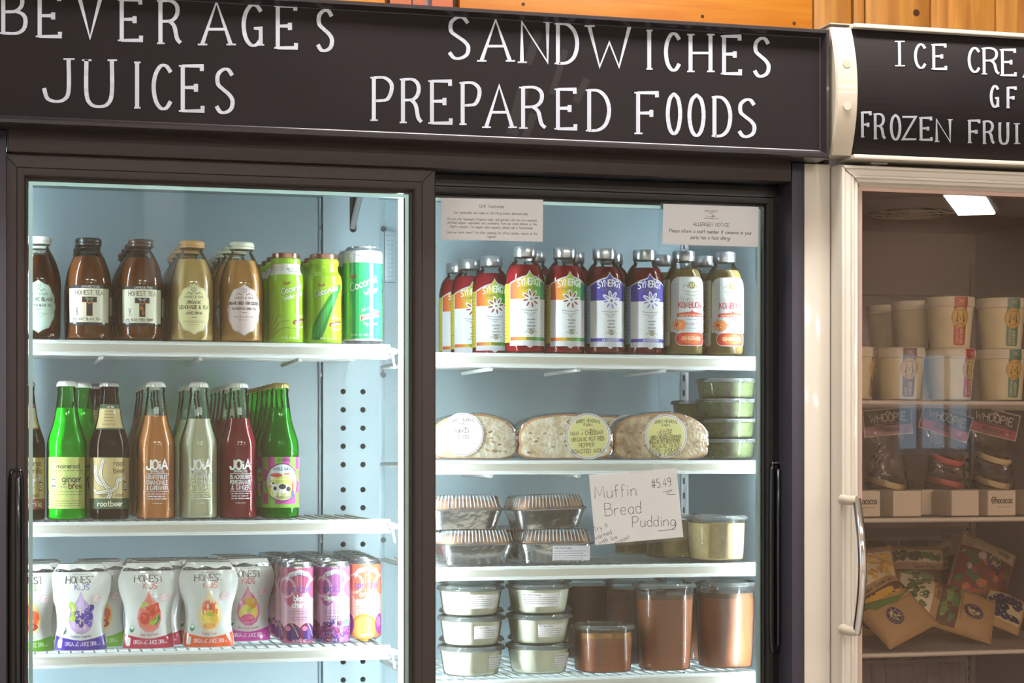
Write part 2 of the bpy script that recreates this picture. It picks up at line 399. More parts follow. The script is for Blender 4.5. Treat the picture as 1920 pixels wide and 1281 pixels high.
def _clip(p, u, sgn):
    out = []
    for i in range(len(p)):
        a, b = p[i-1], p[i]; ia = (a[0]-u)*sgn >= -1e-9; ib = (b[0]-u)*sgn >= -1e-9
        if ia != ib:
            t = (u-a[0])/(b[0]-a[0]); out.append((u, a[1]+t*(b[1]-a[1])))
        if ib: out.append(b)
    return out
def on_lathe(prof, turn=0., out=.25):
    """u,v in mm -> point on a lathed body (faces -Y)"""
    P = sorted([(z, r) for r, z in prof])
    def rz(z):
        if z <= P[0][0]: return P[0][1]
        for i in range(len(P)-1):
            if P[i][0] <= z <= P[i+1][0]: 
                d = P[i+1][0]-P[i][0]; return P[i+1][1] if d < 1e-6 else P[i][1]+(P[i+1][1]-P[i][1])*(z-P[i][0])/d
        return P[-1][1]
    R0 = max(r for r, z in prof)
    def f(u, v, o):
        r = rz(v)+out+o; a = u/R0+turn; return (.001*r*sin(a), -.001*r*cos(a), .001*v)
    f.cuts = sorted({z for z, r in P})
    return f
def on_plane(k=.001): return lambda u, v, o: (u*k, -.001*o, v*k)
PAPER = print_mat('printed_paper', .6); GLOSSP = print_mat('glossy_print', .2, 1.); CHALK = print_mat('chalk_ink', .9)
FOILP = print_mat('foil_print', .3, .6, .15)
# ================================================================ ROOM
YW = 3.95
M_white = pb('white_paint', '#e9e2d6', .55); M_floor = pb('floor_tile', '#a89f93', .35, var=.1, vscale=3)
M_ceil = pb('ceiling_board', '#e6e0d2', .7, bump=.2, bscale=30); M_wood_dark = pb('shelf_wood', '#7c4a22', .5, var=.2, vscale=6, stretch=(1, 1, .1))
def wood(name, c1, c2, axis):
    m, nt, b = node_mat(name); N = nt.nodes.new; L = nt.links.new
    tc = N('ShaderNodeTexCoord'); mp = N('ShaderNodeMapping'); L(tc.outputs['Object'], mp.inputs[0])
    mp.inputs['Scale'].default_value = (1.2, 20, 20) if axis == 'x' else (20, 20, 1.2)
    oi = N('ShaderNodeObjectInfo'); ad = N('ShaderNodeVectorMath'); ad.operation = 'ADD'; sc_ = N('ShaderNodeVectorMath'); sc_.operation = 'SCALE'
    sc_.inputs[0].default_value = (17, 9, 31); L(oi.outputs['Random'], sc_.inputs['Scale']); L(mp.outputs[0], ad.inputs[0]); L(sc_.outputs[0], ad.inputs[1])
    n = N('ShaderNodeTexNoise'); n.inputs['Scale'].default_value = 2.2; n.inputs['Detail'].default_value = 6; n.inputs['Distortion'].default_value = .6; L(ad.outputs[0], n.inputs[0])
    cr = N('ShaderNodeValToRGB'); cr.color_ramp.elements[0].position = .32; cr.color_ramp.elements[1].position = .68
    cr.color_ramp.elements[0].color = H(c1); cr.color_ramp.elements[1].color = H(c2); L(n.outputs[0], cr.inputs[0])
    mx = N('ShaderNodeVectorMath'); mx.operation = 'SCALE'; L(cr.outputs[0], mx.inputs[0])
    mr = N('ShaderNodeMapRange'); mr.inputs[3].default_value = .86; mr.inputs[4].default_value = 1.1; L(oi.outputs['Random'], mr.inputs[0]); L(mr.outputs[0], mx.inputs['Scale'])
    L(mx.outputs[0], b.inputs['Base Color']); b.inputs['Roughness'].default_value = .45
    bp = N('ShaderNodeBump'); bp.inputs['Strength'].default_value = .15; bp.inputs['Distance'].default_value = .002; L(n.outputs[0], bp.inputs['Height']); L(bp.outputs[0], b.inputs['Normal'])
    return m
W_h = wood('pine_board_across', '#d4760f', '#ea9a2e', 'x'); W_v = wood('pine_board_upright', '#b0702a', '#dc9a44', 'z')
M_dark = pb('wall_backing', '#5a3a1a', .8); M_knot = pb('wood_knot', '#4a2a10', .6)
def struct(name, mb, m, parent=None, smooth=0):
    o = mb.build(name, m, parent, smooth); 
    if not parent: o['kind'] = 'structure'
    return o
struct('floor', MB().box(-3.5, 8, -6.4, YW+.1, -.1, 0), M_floor)
struct('ceiling', MB().box(-3.5, 8, -6.4, YW+.1, 3.0, 3.1), M_ceil)
xa, xb = Xp(733, YW), Xp(851, YW)
zs = 2.12
wb = MB().box(-3.5, xa, YW+.02, YW+.1, 0, 3).box(xb, 8, YW+.02, YW+.1, 0, 3).box(xa, xb, YW+.02, YW+.1, 0, zs).box(xa, xb, YW+.02, YW+.1, 2.8, 3)
wall = struct('wall_back', wb, M_dark)
def plank(x0, x1, z0, z1, m):
    o = MB().box(-(x1-x0)/2, (x1-x0)/2, -.01, .01, -(z1-z0)/2, (z1-z0)/2, 0, .003).build('plank', m, wall, 40, ((x0+x1)/2, YW+.01, (z0+z1)/2)); return o
x1525 = Xp(1524, YW)
for i in range(7):
    z0 = 1.9+i*.16 if i else 1.9
    plank(xb+.012, x1525, 1.9+i*.157, 1.9+i*.157+.154, W_h)
    plank(-1.9, xa-.012, 1.9+i*.157, 1.9+i*.157+.154, W_h)
edges = [1526, 1599]
plank(Xp(1527, YW), Xp(1598, YW)-.001, 1.2, 2.99, W_v)
pe = [1600, 1622, 1745, 1867, 1985, 2105, 2228, 2352, 2480]
for a, b in zip(pe, pe[1:]): plank(Xp(a, YW)+.0015, Xp(b, YW)-.0015, 1.2, 2.99, W_v)
kn = MB()
for px, py in ((981, 8), (1317, 31), (1489, 44), (1718, 24)): kn.lathe([(4.5, 0), (4.5, 1)], 12, 0, (0, 0, 0)) if 0 else kn.rod([(Xp(px, YW), YW-.0006, Zp(px, py, YW)), (Xp(px, YW), YW+.002, Zp(px, py, YW))], .004 if px < 1700 else .008, 12)
kn.build('wood_knot', M_knot, wall, 30)
M_frame = pb('orange_window_frame', '#c05a20', .4); M_pane = clear('window_pane', '#f4fbff', 1.5)
def window(name, x0, x1, z0, z1, y, nx=2, nz=2, along='x', mat=None):
    def put(mb, a0, a1, b0, b1, t):
        if along == 'x': mb.box(a0, a1, y-t, y+t, b0, b1)
        else: mb.box(y-t, y+t, a0, a1, b0, b1)
    f = MB(); e = .045
    put(f, x0, x1, z0, z0+e, .04); put(f, x0, x1, z1-e, z1, .04); put(f, x0, x0+e, z0+e, z1-e, .04); put(f, x1-e, x1, z0+e, z1-e, .04)
    o = f.build(name, mat or M_frame, None, 0); o['kind'] = 'structure'
    for i in range(1, nx): 
        q = MB(); x = x0+(x1-x0)*i/nx; put(q, x-.014, x+.014, z0+e, z1-e, .02); q.build('mullion', mat or M_frame, o, 0)
    for i in range(1, nz):
        q = MB(); z = z0+(z1-z0)*i/nz; put(q, x0+e, x1-e, z-.012, z+.012, .019); q.build('glazing_bar', mat or M_frame, o, 0)
    g = MB(); put(g, x0+e, x1-e, z0+e, z1-e, .002); g.build('pane', M_pane, o, 0); return o
window('window_1', xa, xb, zs, 2.8, YW+.05, 2, 2)
M_w3 = pb('tan_wall_paint', '#e2cdb4', .7, var=.12, vscale=1.2)
def wall_with_openings(name, fixed, lo, hi, ops, along, m, t=.1):
    """wall slab with real openings; ops = (a0,a1,z0,z1)"""
    mb = MB(); cuts = sorted({lo, hi, *[o[0] for o in ops], *[o[1] for o in ops]})
    for a, b in zip(cuts, cuts[1:]):
        zz = [(0, 3.0)]
        for o in ops:
            if o[0] <= a+1e-6 and b <= o[1]+1e-6: zz = [(0, o[2]), (o[3], 3.0)]
        for z0, z1 in zz:
            if along == 'x': mb.box(a, b, fixed, fixed+t, z0, z1)
            else: mb.box(fixed, fixed+t, a, b, z0, z1)
    return struct(name, mb, m)
M_w2 = pb('warm_wall_paint', '#e0dace', .7, var=.08, vscale=1.5); M_wf = pb('white_window_frame', '#eae6dc', .4)
ops = [(-2.9, -1.5, .9, 2.4), (6.05, 6.7, 1.3, 2.05)]
wall_with_openings('wall_front', -6.5, -3.5, 8, ops, 'x', M_w3)
for i, o in enumerate(ops): window('window_%d' % (i+2), *o, -6.45, 3, 2, 'x', M_wf)
ops = [(-4.5, -2.6, .9, 2.4), (-1.5, .5, .9, 2.4)]
wall_with_openings('wall_left', -3.6, -6.5, YW+.1, ops, 'y', M_w2)
for i, o in enumerate(ops): window('window_%d' % (i+4), *o, -3.55, 3, 2, 'y', M_wf)
struct('wall_right', MB().box(8, 8.1, -6.5, YW+.1, 0, 3), M_w2)
# ceiling lamps
LAMP = emit('fluorescent_diffuser', '#fdf8f4', 52); M_lm = pb('lamp_housing', '#eeeeea', .4)
def lamp():
    t = thing('ceiling_lamp', '', 'lamp', group='long fluorescent lamps on the ceiling')
    MB().box(-.62, .62, -.16, .16, -.05, 0, 0, .01).build('housing', M_lm, t)
    MB().box(-.58, .58, -.12, .12, -.065, -.051).build('diffuser', LAMP, t, 0); return t
lp = [(-.5, -1.2, 'second row left'), (1.6, -1.2, 'second row middle'), (3.7, -1.2, 'second row right'), (1.6, -3.8, 'third row middle'), (-.8, -3.8, 'third row left'),
      (4.0, -3.8, 'third row right'), (6.1, -5.4, 'far corner'), (-2.3, .2, 'left wall'), (1.2, 2.6, 'above the coolers')]
for i, (x, y, nm) in enumerate(lp): spawn('lamp', lamp, (x, y, 3.0), 'white fluorescent ceiling lamp, '+nm, group='long fluorescent lamps on the ceiling').rotation_euler = (0, 0, -1.0 if nm == 'far corner' else 0)

hsn = thing('hanging_sign', 'white paper sign hung from the ceiling behind the camera', 'sign', (.61, -1.5, 2.2))
MB().box(-.075, .075, -.003, .003, -.22, .2).build('board', pb('sign_paper', '#f2f0ec', .7), hsn, 0)
for x_ in (-.06, .06): MB().rod([(x_, 0, .2), (x_, 0, .8)], .0015, 5).build('cord', M_lm, hsn)
# ================================================================ BEVERAGE COOLER
M_blk = pb('dark_brown_metal', '#32272400'[:7], .45, bump=.12, bscale=900, coat=.0); M_black = pb('black_plastic', '#0d0b0c', .35)
M_trim = pb('sign_trim', '#2f2a2c', .3, coat=.2); M_jamb = pb('jamb_vinyl', '#37333f', .4)
M_board = pb('chalkboard', '#201a1a', .75, var=.18, vscale=5, spec=.25)
M_int = pb('cooler_liner', '#b2c7cf', .35, var=.04, vscale=3); M_int2 = pb('cooler_panel', '#b0c3cb', .3)
M_cream = pb('cream_enamel', '#d2c9bb', .3, coat=.3); M_beige = pb('beige_plastic', '#ccc0ad', .35, coat=.2)
M_rubber = pb('black_gasket', '#101010', .6); M_screw = pb('screw_steel', '#6a6870', .35, .9); M_hole = pb('dark_cavity', '#22242a', .8)
M_glass = clear('door_glass', '#fafffe', 1.55, .0); M_alu = pb('aluminium_spacer', '#a9c4c8', .35, .8)
M_shelfw = pb('white_coated_wire', '#eceeea', .35, coat=.3); M_rail = pb('white_price_rail', '#e9e6dc', .3, coat=.2, bump=.05, bscale=50)
M_chrome = pb('chrome', '#e8e4e6', .06, 1.)
YF, YS, YR = 3.03, 3.175, 3.61        # frame face, shelf fronts, rear wall
XR = 1.312                            # inner right wall
XL = -.04
cooler = thing('display_cooler', 'tall dark-framed beverage cooler with two sliding glass doors and a chalkboard header', 'cooler', (0, 0, 0))
ZH1 = Zp(1100, 27, 2.97); ZH0 = Zp(1100, 277, 2.97); XH1 = Xp(1557, 2.97); XH0 = -.16
ZT = Zp(640, 372, YR)                 # inner ceiling
XO = Xp(1557, YF)                     # outer right side
# cabinet shell
b = MB().box(XL-.06, XR+.02, YR, YR+.06, .12, 2.0).box(XR, XR+.03, YF+.12, YR, .12, 2.0)
b.box(XL-.06, XL, YF+.12, YR, .12, 2.0).box(XL, XR, YF+.1, YR, ZT, 2.0).box(XL, XR, YF+.12, YR, .12, .25)
b.build('cabinet', M_int, cooler, 30)
MB().box(XL-.08, XO-.004, YF+.002, YR+.07, 0.0, .119).build('plinth', M_black, cooler, 0)
MB().box(Xp(1508, YF), XO, YF, YF+.11, .12, ZH0-.001, 0, .002).build('jamb', M_cream, cooler).__setitem__('label', 'cream enamelled jamb')
MB().box(Xp(1484, YF), Xp(1507.3, YF), YF-.002, YF+.11, .12, ZH0-.001, 0, .002).build('jamb', M_jamb, cooler).__setitem__('label', 'dark vinyl jamb')
MB().box(XL-.08, Xp(12, YF), YF-.002, YF+.11, .12, ZH0-.001, 0, .002).build('jamb', M_jamb, cooler)
zh = Zp(640, 309, YF)
MB().box(Xp(15, YF), Xp(1481.5, YF), YF-.004, YF+.03, zh, ZH0+.02, 0, .0015).build('head_rail', M_blk, cooler)
MB().box(Xp(13, YF), Xp(1483.5, YF), YF+.001, YF+.1, zh+.004, ZH0+.03).build('door_track', M_black, cooler, 0)
MB().box(Xp(12, YF), Xp(1484, YF), YF+.04, YF+.12, .12, .2).build('door_track', M_black, cooler, 0)
MB().box(Xp(1472, YF+.1), Xp(1486, YF+.1), YF+.05, YF+.115, .2, zh+.01).build('door_stop', M_black, cooler, 0)
# swept, mitred frames
def frame(x0, x1, z0, z1, prof):
    mb = MB(); n = len(prof); vs = []; fs = []
    for i, (a, y) in enumerate(prof): vs += [(x0+a, y, z0+a), (x1-a, y, z0+a), (x1-a, y, z1-a), (x0+a, y, z1-a)]
    for i in range(n-1):
        for k in range(4): k2 = (k+1) % 4; fs.append((i*4+k, i*4+k2, (i+1)*4+k2, (i+1)*4+k))
    return mb.add(vs, fs)
def door(name, x0, x1, z0, z1, y, wl, mat, glassw=None, spacer=True, parent=cooler):
    w = wl
    fr = frame(x0, x1, z0, z1, [(0, y+.035), (0, y+.002), (.002, y), (w*.55, y), (w*.6, y-.0015), (w*.64, y-.0015), (w-.006, y+.0005), (w-.0035, y+.003), (w-.003, y+.012), (w, y+.013), (w, y+.035), (0, y+.035)]).build(name, mat, parent, 25)
    for (xa_, za_, sx, sz) in ((x0, z0, 1, 1), (x1, z0, -1, 1), (x1, z1, -1, -1), (x0, z1, 1, -1)):
        MB().rod([(xa_+sx*.001, y-.0003, za_+sz*.001), (xa_+sx*w*.55, y-.0003, za_+sz*w*.55)], .0005, 4).build('mitre_joint', M_black, fr, 0)
    MB().box(x0+w-.004, x1-w+.004, y+.014, y+.018, z0+w-.004, z1-w+.004).build('glass', M_glass, fr, 0)
    if spacer: frame(x0+w+.001, x1-w-.001, z0+w+.001, z1-w-.001, [(0, y+.019), (.006, y+.019), (.006, y+.028), (0, y+.028)]).build('spacer', M_alu, fr, 0)
    return fr
YD1, YD2 = YF+.01, YF+.055
zd1 = Zp(400, 300, YD1)
dl = door('sliding_door', Xp(53, YD1)-.0395, Xp(817, YD1), .2, zd1, YD1, .0395, M_blk)
xe = Xp(817, YD1)-.0395
MB().box(xe-.0075, xe+.004, YD1+.02, YD1+.032, .24, zd1-.04).build('edge_seal', M_rubber, dl, 0)
MB().box(xe-.0055, xe-.0045, YD1+.0188, YD1+.0199, .24, zd1-.04).build('glass_edge', M_alu, dl, 0)
dr = door('sliding_door', Xp(772, YD2), Xp(1473, YD2), .2, Zp(1120, 335, YD2), YD2, .0375, M_black)
def pull(parent, x0, x1, z0, z1, y):
    n = 24; w_ = (x1-x0)/2; h_ = (z1-z0)/2; cx = (x0+x1)/2; cz = (z0+z1)/2
    def rg(a, yy): return [(cx+p[0], yy, cz+p[1]) for p in sring((w_-a)*1000, (h_-a)*1000, 0, 9, 40)]
    mb = MB().rings([rg(0, y), rg(.001, y-.004), rg(.004, y-.005), rg(.0055, y-.001), rg(.006, y+.004)], 0, False, True)
    o = mb.build('handle', M_hand, parent, 60)
    MB().box(cx-.001, cx+.007, y-.012, y-.002, z0+.012, z1-.012, 0, .003).build('grip', M_hand, o, 60); return o
M_hand = pb('gloss_black_handle', '#101318', .12, coat=.6)
hl = pull(dl, Xp(13, YD1)+.001, Xp(46, YD1), Zp(30, 1290, YD1)-.03, Zp(30, 879, YD1), YD1)
hr = pull(dr, Xp(1441, YD2), Xp(1465, YD2), Zp(1450, 1225, YD2), Zp(1450, 866, YD2), YD2)
# header sign
sg = frame(XH0, XH1, ZH0, ZH1, [(0, 3.06), (0, 2.975), (.002, 2.971), (.007, 2.970), (.0125, 2.982), (.014, 2.983)]).build('header_sign', M_trim, cooler, 25)
MB().box(XH0+.0135, XH1-.0135, 2.983, 3.056, ZH0+.0135, ZH1-.0135).build('chalkboard', M_board, sg, 0)
MB().box(XH0+.001, XH1-.001, 3.0565, 3.5, ZH0+.03, ZH1-.001).build('top_housing', M_black, cooler, 0)
for z_, s_ in ((ZH0, 1), (ZH1, -1)): MB().rod([(XH1-.0005, 2.9705, z_+.0005*s_), (XH1-.012, 2.9805, z_+.012*s_)], .0006, 4).build('mitre_joint', M_black, sg, 0)
INK = '#c3c7d2'
def chalk(boxes, ox, oy, s, surf, art, w=7.5):
    for ch, x0, y0, x1, y1 in boxes:
        gw, st = glyph(ch, 6); art.l += 1
        X0, X1, Y0, Y1 = ox+x0/s, ox+x1/s, oy+y0/s, oy+y1/s
        wx = w*(X1-X0)/(gw or 1)*.0+w; in_ = w*.5
        for pl in st:
            sub = [pl]
            for e, e2 in ((0, 1), (-1, -2)):
                ex, ey = pl[e]; dx, dy = pl[e2][0]-ex, pl[e2][1]-ey
                if abs(dy) > abs(dx)*.9 and (ey < .04 or ey > .93): sub.append([(ex-.1, ey), (ex+.12, ey)])
            for k, pp in enumerate(sub):
                ln = [(X0+in_+(X1-X0-w)*(g[0]/gw), Y1-in_*.5-(Y1-Y0-in_)*g[1]) for g in pp]
                for q in ribbon(ln, w if k == 0 else w*.4, .35 if k == 0 else 0):
                    c = H(INK); f = random.uniform(.86, 1.04); c = (c[0]*f, c[1]*f, c[2]*f, 1)
                    art.P.append((art.l, c, q))
s1 = 2.341
sign_fn = lambda u, v, o: (Xp(u, 2.983), 2.9826-o*.0006, Zp(u, v, 2.983))
for bx, ox, ww in (([('B',5,-35,118,150),('E',165,-20,272,165),('V',340,-13,450,172),('E',525,-5,628,182),('R',695,0,800,195),('A',878,5,1022,200),('G',1060,15,1158,205),('E',1210,22,1308,215),('S',1387,40,1468,228)], 0, 7.8),
 ([('J',185,255,310,450),('U',370,260,500,473),('I',578,270,625,478),('C',665,280,757,483),('E',793,285,898,492),('S',942,298,1032,500)], 0, 7.8),
 ([('S',373,70,475,262),('A',512,83,655,272),('N',690,92,820,278),('D',848,100,950,283),('W',985,110,1180,298),('I',1235,130,1280,307),('C',1322,142,1397,313),('H',1430,148,1535,318),('E',1577,155,1665,328),('S',1712,163,1792,340)], 680, 7.4),
 ([('P',40,337,135,532),('R',168,345,265,542),('E',295,352,395,545),('P',430,360,520,550),('A',533,372,665,563),('R',695,380,808,567),('E',848,388,942,570),('D',985,392,1090,578)], 680, 7.4),
 ([('F',1200,403,1300,590),('O',1330,408,1402,592),('O',1425,413,1505,600),('D',1535,422,1622,602),('S',1645,432,1730,605)], 680, 7.4)):
    A = Art(); chalk(bx, ox, 0, s1, None, A, ww); A.bake('lettering', sign_fn, CHALK, sg)
SM = Art()   # rubbed chalk smears
for (x0, y0, x1, y1, ww) in ((1010, 60, 990, 118, 16), (1060, 95, 1035, 175, 12), (980, 170, 960, 250, 22), (1100, 150, 1080, 190, 14), (1000, 215, 985, 258, 14)):
    SM.line([(x0, y0), (x1, y1)], ww, '#262121')
SM.bake('chalk_smear', lambda u, v, o: (Xp(u, 2.983), 2.9829, Zp(u, v, 2.983)), CHALK, sg)
# lamps inside; the tube at the right inner wall is unseen, added as fill light
TUBE = emit('cooler_tube', '#ecf7ff', 82.0); M_sock = pb('lamp_socket', '#cfd6d6', .4)
for x, zz in ((Xp(757.5, YF+.1), Zp(752, 374, YF+.1)), (XL+.012, 1.78), (XR-.012, 1.78)):
    t = MB().rod([(x, YF+.108, .3), (x, YF+.108, zz)], .0075, 12).build('lamp_tube', TUBE, cooler, 40)
    for za in (zz, .27): MB().rod([(x, YF+.108, za), (x, YF+.108, za+.03)], .009, 12).build('socket', M_sock, t, 40)
MB().box(Xp(762, YF+.09), Xp(812, YF+.09), YF+.093, YF+.1, .2, ZT).build('centre_mullion', M_blk, cooler, 0)
# perforated centre panel on the rear wall
YP = YR-.022
pa, pbx = Xp(606, YP), Xp(711, YP); c1, c2 = Xp(643.5, YP), Xp(680.5, YP)
def holes_panel():
    rows = [734.5, 768.5, 803, 837, 871.5, 918.5, 952.5, 987, 1021, 1055, 1104, 1138, 1172, 1207, 1241, 1275]
    zc = [Zp(660, y, YP) for y in rows]; zc += [zc[-1]-.036*(i+1) for i in range(10)]
    r = .0052; s = .0095; mb = MB()
    zb = [ZT]
    for z in zc: zb += [z+s, z-s]
    zb.append(.25); xb_ = [pa, c1-s, c1+s, c2-s, c2+s, pbx]
    for i in range(len(zb)-1):
        for j in range(5):
            x0, x1, z1, z0 = xb_[j], xb_[j+1], zb[i], zb[i+1]
            if i % 2 == 1 and j in (1, 3):
                cx, cz = (x0+x1)/2, (z0+z1)/2; n = 16; o = []; q = []; q2 = []
                for k in range(n):
                    t = 2*pi*k/n; c_, s__ = cos(t), sin(t); m = s/max(abs(c_), abs(s__)); o.append((cx+c_*m, YP, cz+s__*m)); q.append((cx+c_*r, YP, cz+s__*r)); q2.append((cx+c_*r, YP+.006, cz+s__*r))
                vs = o+q+q2; fs = []
                for k in range(n): k2 = (k+1) % n; fs += [(k, k2, n+k2, n+k), (n+k, n+k2, 2*n+k2, 2*n+k)]
                mb.add(vs, fs)
            else: mb.add([(x0, YP, z0), (x1, YP, z0), (x1, YP, z1), (x0, YP, z1)], [(0, 1, 2, 3)])
    mb.add([(pa, YP, .25), (pa, YR-.0005, .25), (pa, YR-.0005, ZT), (pa, YP, ZT)], [(0, 1, 2, 3)])
    mb.add([(pbx, YP, .25), (pbx, YR-.0005, .25), (pbx, YR-.0005, ZT), (pbx, YP, ZT)], [(0, 1, 2, 3)])
    return mb
pp = holes_panel().build('perforated_panel', M_int2, cooler, 0)
MB().box(pa+.004, pbx-.004, YP+.008, YP+.01, .26, ZT-.01).build('cavity', M_hole, pp, 0)
MB().box(Xp(596.5, YR), pa-.0005, YR-.008, YR, .25, ZT, 0, .002).box(pbx+.0005, pbx+.012, YR-.012, YR, .25, ZT, 0, .002).build('standard', M_int2, cooler)
for px, ys in ((602.5, (428, 703, 1014)), (716, (341, 431, 704, 1012))):
    for y in ys:
        x, z = Xp(px, YR), Zp(px, y, YR); yy = YR-.009 if px < 650 else YR-.013
        MB().rod([(x, yy-.003, z), (x, yy-.001, z)], .0052, 12).rod([(x, yy-.0045, z), (x, yy-.003, z)], .003, 6).build('screw', M_screw, pp, 40)
xs, z0, z1 = Xp(662, YP), Zp(662, 436, YP), ZT
MB().add([(xs-.0065+.0065*(1-cos(t)), YP-.0003, z0+.007-.007*sin(t)) for t in [k*pi/10 for k in range(11)]]+[(xs+.0065, YP-.0003, z1), (xs-.0065, YP-.0003, z1)], [tuple(range(13))]).build('slot', M_hole, pp, 0)
MB().rod([(xs-.001, YP+.001, z0+.008), (xs+.002, YP-.01, z0+.03), (xs+.008, YP-.03, z1)], .0058, 10).build('drain_hose', pb('grey_hose', '#8d9094', .5), pp)
xt = Xp(729, YR)
MB().box(xt-.011, xt+.011, YR-.0155, YR-.0005, Zp(722, 530, YR), Zp(722, 435, YR), 0, .001).build('thermometer', M_int2, cooler)
TA = Art()
for k in range(9):
    for dx in (-4, 3): TA.rect(dx-1, 10+k*9, dx+1.2, 11.5+k*9, '#5a6a72')
TA.rect(-9, 3, 9, 4, '#7f8f96').rect(-9, 92, 9, 93, '#7f8f96')
TA.bake('scale', lambda u, v, o: (xt+u*.001, YR-.0158, Zp(722, 530, YR)+v*.00095), PAPER, cooler)
# pilaster strips with slots in the right section
xq = Xp(1283, YR); M_pil = pb('white_pilaster', '#dfe6ea', .3)
MB().box(xq-.009, xq+.009, YR-.008, YR, .26, ZT-.01, 0, .001).build('pilaster', M_pil, cooler)
sl = MB()
for k in range(52): sl.box(xq-.006, xq-.002, YR-.0085, YR-.0079, .3+k*.029, .3+k*.029+.012)
o = sl.build('pilaster_slots', M_hole, cooler, 0); o['kind'] = 'stuff'
MB().box(Xp(1235, YR), Xp(1236, YR), YR-.001, YR, .26, ZT).build('panel_seam', M_alu, cooler, 0)

# ================================================================ WIRE SHELVES
def shelf(label, x0, x1, z, right_end=True, pitch=.0193, yf=None, yr=None, sup=(), rail=.018, group=None, mat=None, frontwire=True, cat='shelf'):
    yf = yf or YS; yr = yr or YR-.03; m = mat or M_shelfw
    t = thing('wire_shelf', label, 'shelf', ((x0+x1)/2, yf, z-.006), 0, group)
    W = (x1-x0)/2; D = yr-yf; g = MB(); n = int((x1-x0)/pitch)
    for i in range(n+1):
        x = -W+.006+i*(2*W-.012)/n
        g.rod([(x, .002, 0), (x, D, 0)], .0017, 5, 0, False)
        if rail: g.rod([(x, .0035, .001), (x, .0035, -rail+.003)], .0013, 5, 0, False)
    o = g.build('wire_grid', m, t, 60); o['kind'] = 'stuff'
    fr = MB()
    fr.rod([(-W, D, -.003), (W, D, -.003)], .003, 8).rod([(-W+.001, 0, -.003), (-W+.001, D, -.003)], .003, 8).rod([(W-.001, 0, -.003), (W-.001, D, -.003)], .003, 8)
    for k in (.1, .35, .6, .8): fr.rod([(-W, D*k, -.0048), (W, D*k, -.0048)], .0034, 8)
    fr.rod([(-W, 0, .0025 if rail else -.0025), (W, 0, .0025 if rail else -.0025)], .0032 if rail else .0045, 8)
    if rail: fr.rod([(-W, 0, -rail+.003), (W, 0, -rail+.003)], .003, 8).rod([(-W, .02, -rail+.002), (W, .02, -rail+.002)], .0025, 8)
    fr.build('frame', m, t, 60)
    if rail: MB().box(-W+.003, W-.003, .0005, .0022, -rail+.004, .003).build('price_rail', M_rail, t, 0)
    for px in sup:
        xx = Xp(px, yf+.02)-(x0+x1)/2
        MB().rod([(xx, .012, -.021), (xx, D*.55, -.021)], .0036, 10).build('support_rod', m, t, 60)
    if right_end:
        MB().rod([(W-.002, 0, -.004), (W+.006, -.004, -.006), (W+.011, -.004, -.007)], [.005, .0055, .004], 10).build('end_clip', m, t, 60)
        MB().rings([[(W+.002, -.002, -.01), (W+.002, .0, -.012), (W+.006, .0, -.012), (W+.006, -.002, -.01)], [(W+.008, .004, -.034), (W+.008, .006, -.034), (W+.011, .006, -.034), (W+.011, .004, -.034)]]).build('bracket', m, t, 0)
    return t
XLE = Xp(731, YS)
ZL = [Zp(400, 641, YS), Zp(400, 976, YS), Zp(400, 1218, YS)]
for z, nm, sup in zip(ZL, ('white wire shelf holding tea bottles in the left half of the cooler', 'white wire shelf holding soda bottles in the left half of the cooler', 'white wire shelf holding juice pouches and cans, lower left'), ((190, 375, 562), (), ())):
    shelf(nm, XL+.01, XLE, z, sup=sup, group='left cooler shelves')
X0R, X1R = Xp(800, YS), XR-.008
ZRr = [Zp(1120, 664, YS), Zp(1120, 863, YS), Zp(1120, 1059, YS), Zp(1120, 1268, YS)]
for z, nm, sup in zip(ZRr, ('white wire shelf under the kombucha bottles', 'white wire shelf under the wrapped sandwiches', 'white wire shelf under the foil pans and hummus tub', 'white wire shelf under the soup and dressing tubs'), ((919, 1083, 1243), (919, 1083), (), ())):
    shelf(nm, X0R, X1R, z, False, sup=sup, group='right cooler shelves')
ZL = [z+.0015 for z in ZL]; ZRr = [z+.0015 for z in ZRr]   # standing height

# ================================================================ UPRIGHT FREEZER
M_fin = pb('freezer_liner', '#a8989a', .5, var=.05, vscale=4); M_fgl = clear('freezer_glass', '#fbf6f4', 1.5, .0); M_tape = pb('metal_tape', '#b8b8b8', .3, .6)
XF0 = Xp(1560, 3.03); XF1 = XF0+.72; YFF = 3.04; YFR = 3.62
fz = thing('glass_door_freezer', 'cream upright freezer with a glass door and curved chalkboard header, right edge', 'freezer', (0, 0, 0))
xfr = Xp(1829, YFR); zfc = 1.32+(848-440)/3620*Tp(1829, YFR)
f = MB().box(XF0, XF0+.04, YFF+.02, YFR, .1, 1.99).box(xfr, XF1, YFF+.02, YFR+.05, .1, 1.99).box(XF0, xfr, YFR, YFR+.05, .1, 1.99).box(XF0+.04, xfr, YFF+.02, YFR, .1, .3)
f.box(XF0+.04, xfr, YFF+.02, YFR, zfc, 1.99)
f.build('cabinet', M_fin, fz, 0)
MB().box(XF0-.001, XF1, YFF, YFF+.0195, 1.84, 1.99, 0, .001).box(XF0-.001, XF0+.03, YFF, YFF+.0195, .1, 1.84).box(XF0+.001, XF1, YFF+.021, YFR+.04, 1.991, 2.0).build('front_frame', pb('freezer_enamel', '#cfd0dc', .35, coat=.3), fz)
xd0, xd1, zd0, zdt = XF0-.0015, XF0+.66, .2, Zp(1640, 311, 2.995)
e_ = .0355
fdp = [(0, YFF-.002), (0, 2.995), (.002, 2.990), (.006, 2.989), (.008, 2.992), (.017, 2.990), (.0185, 2.987), (.022, 2.9865), (.024, 2.990), (.026, 2.989), (.029, 2.988), (.0315, 2.993), (e_, 2.997), (e_, YFF-.002)]
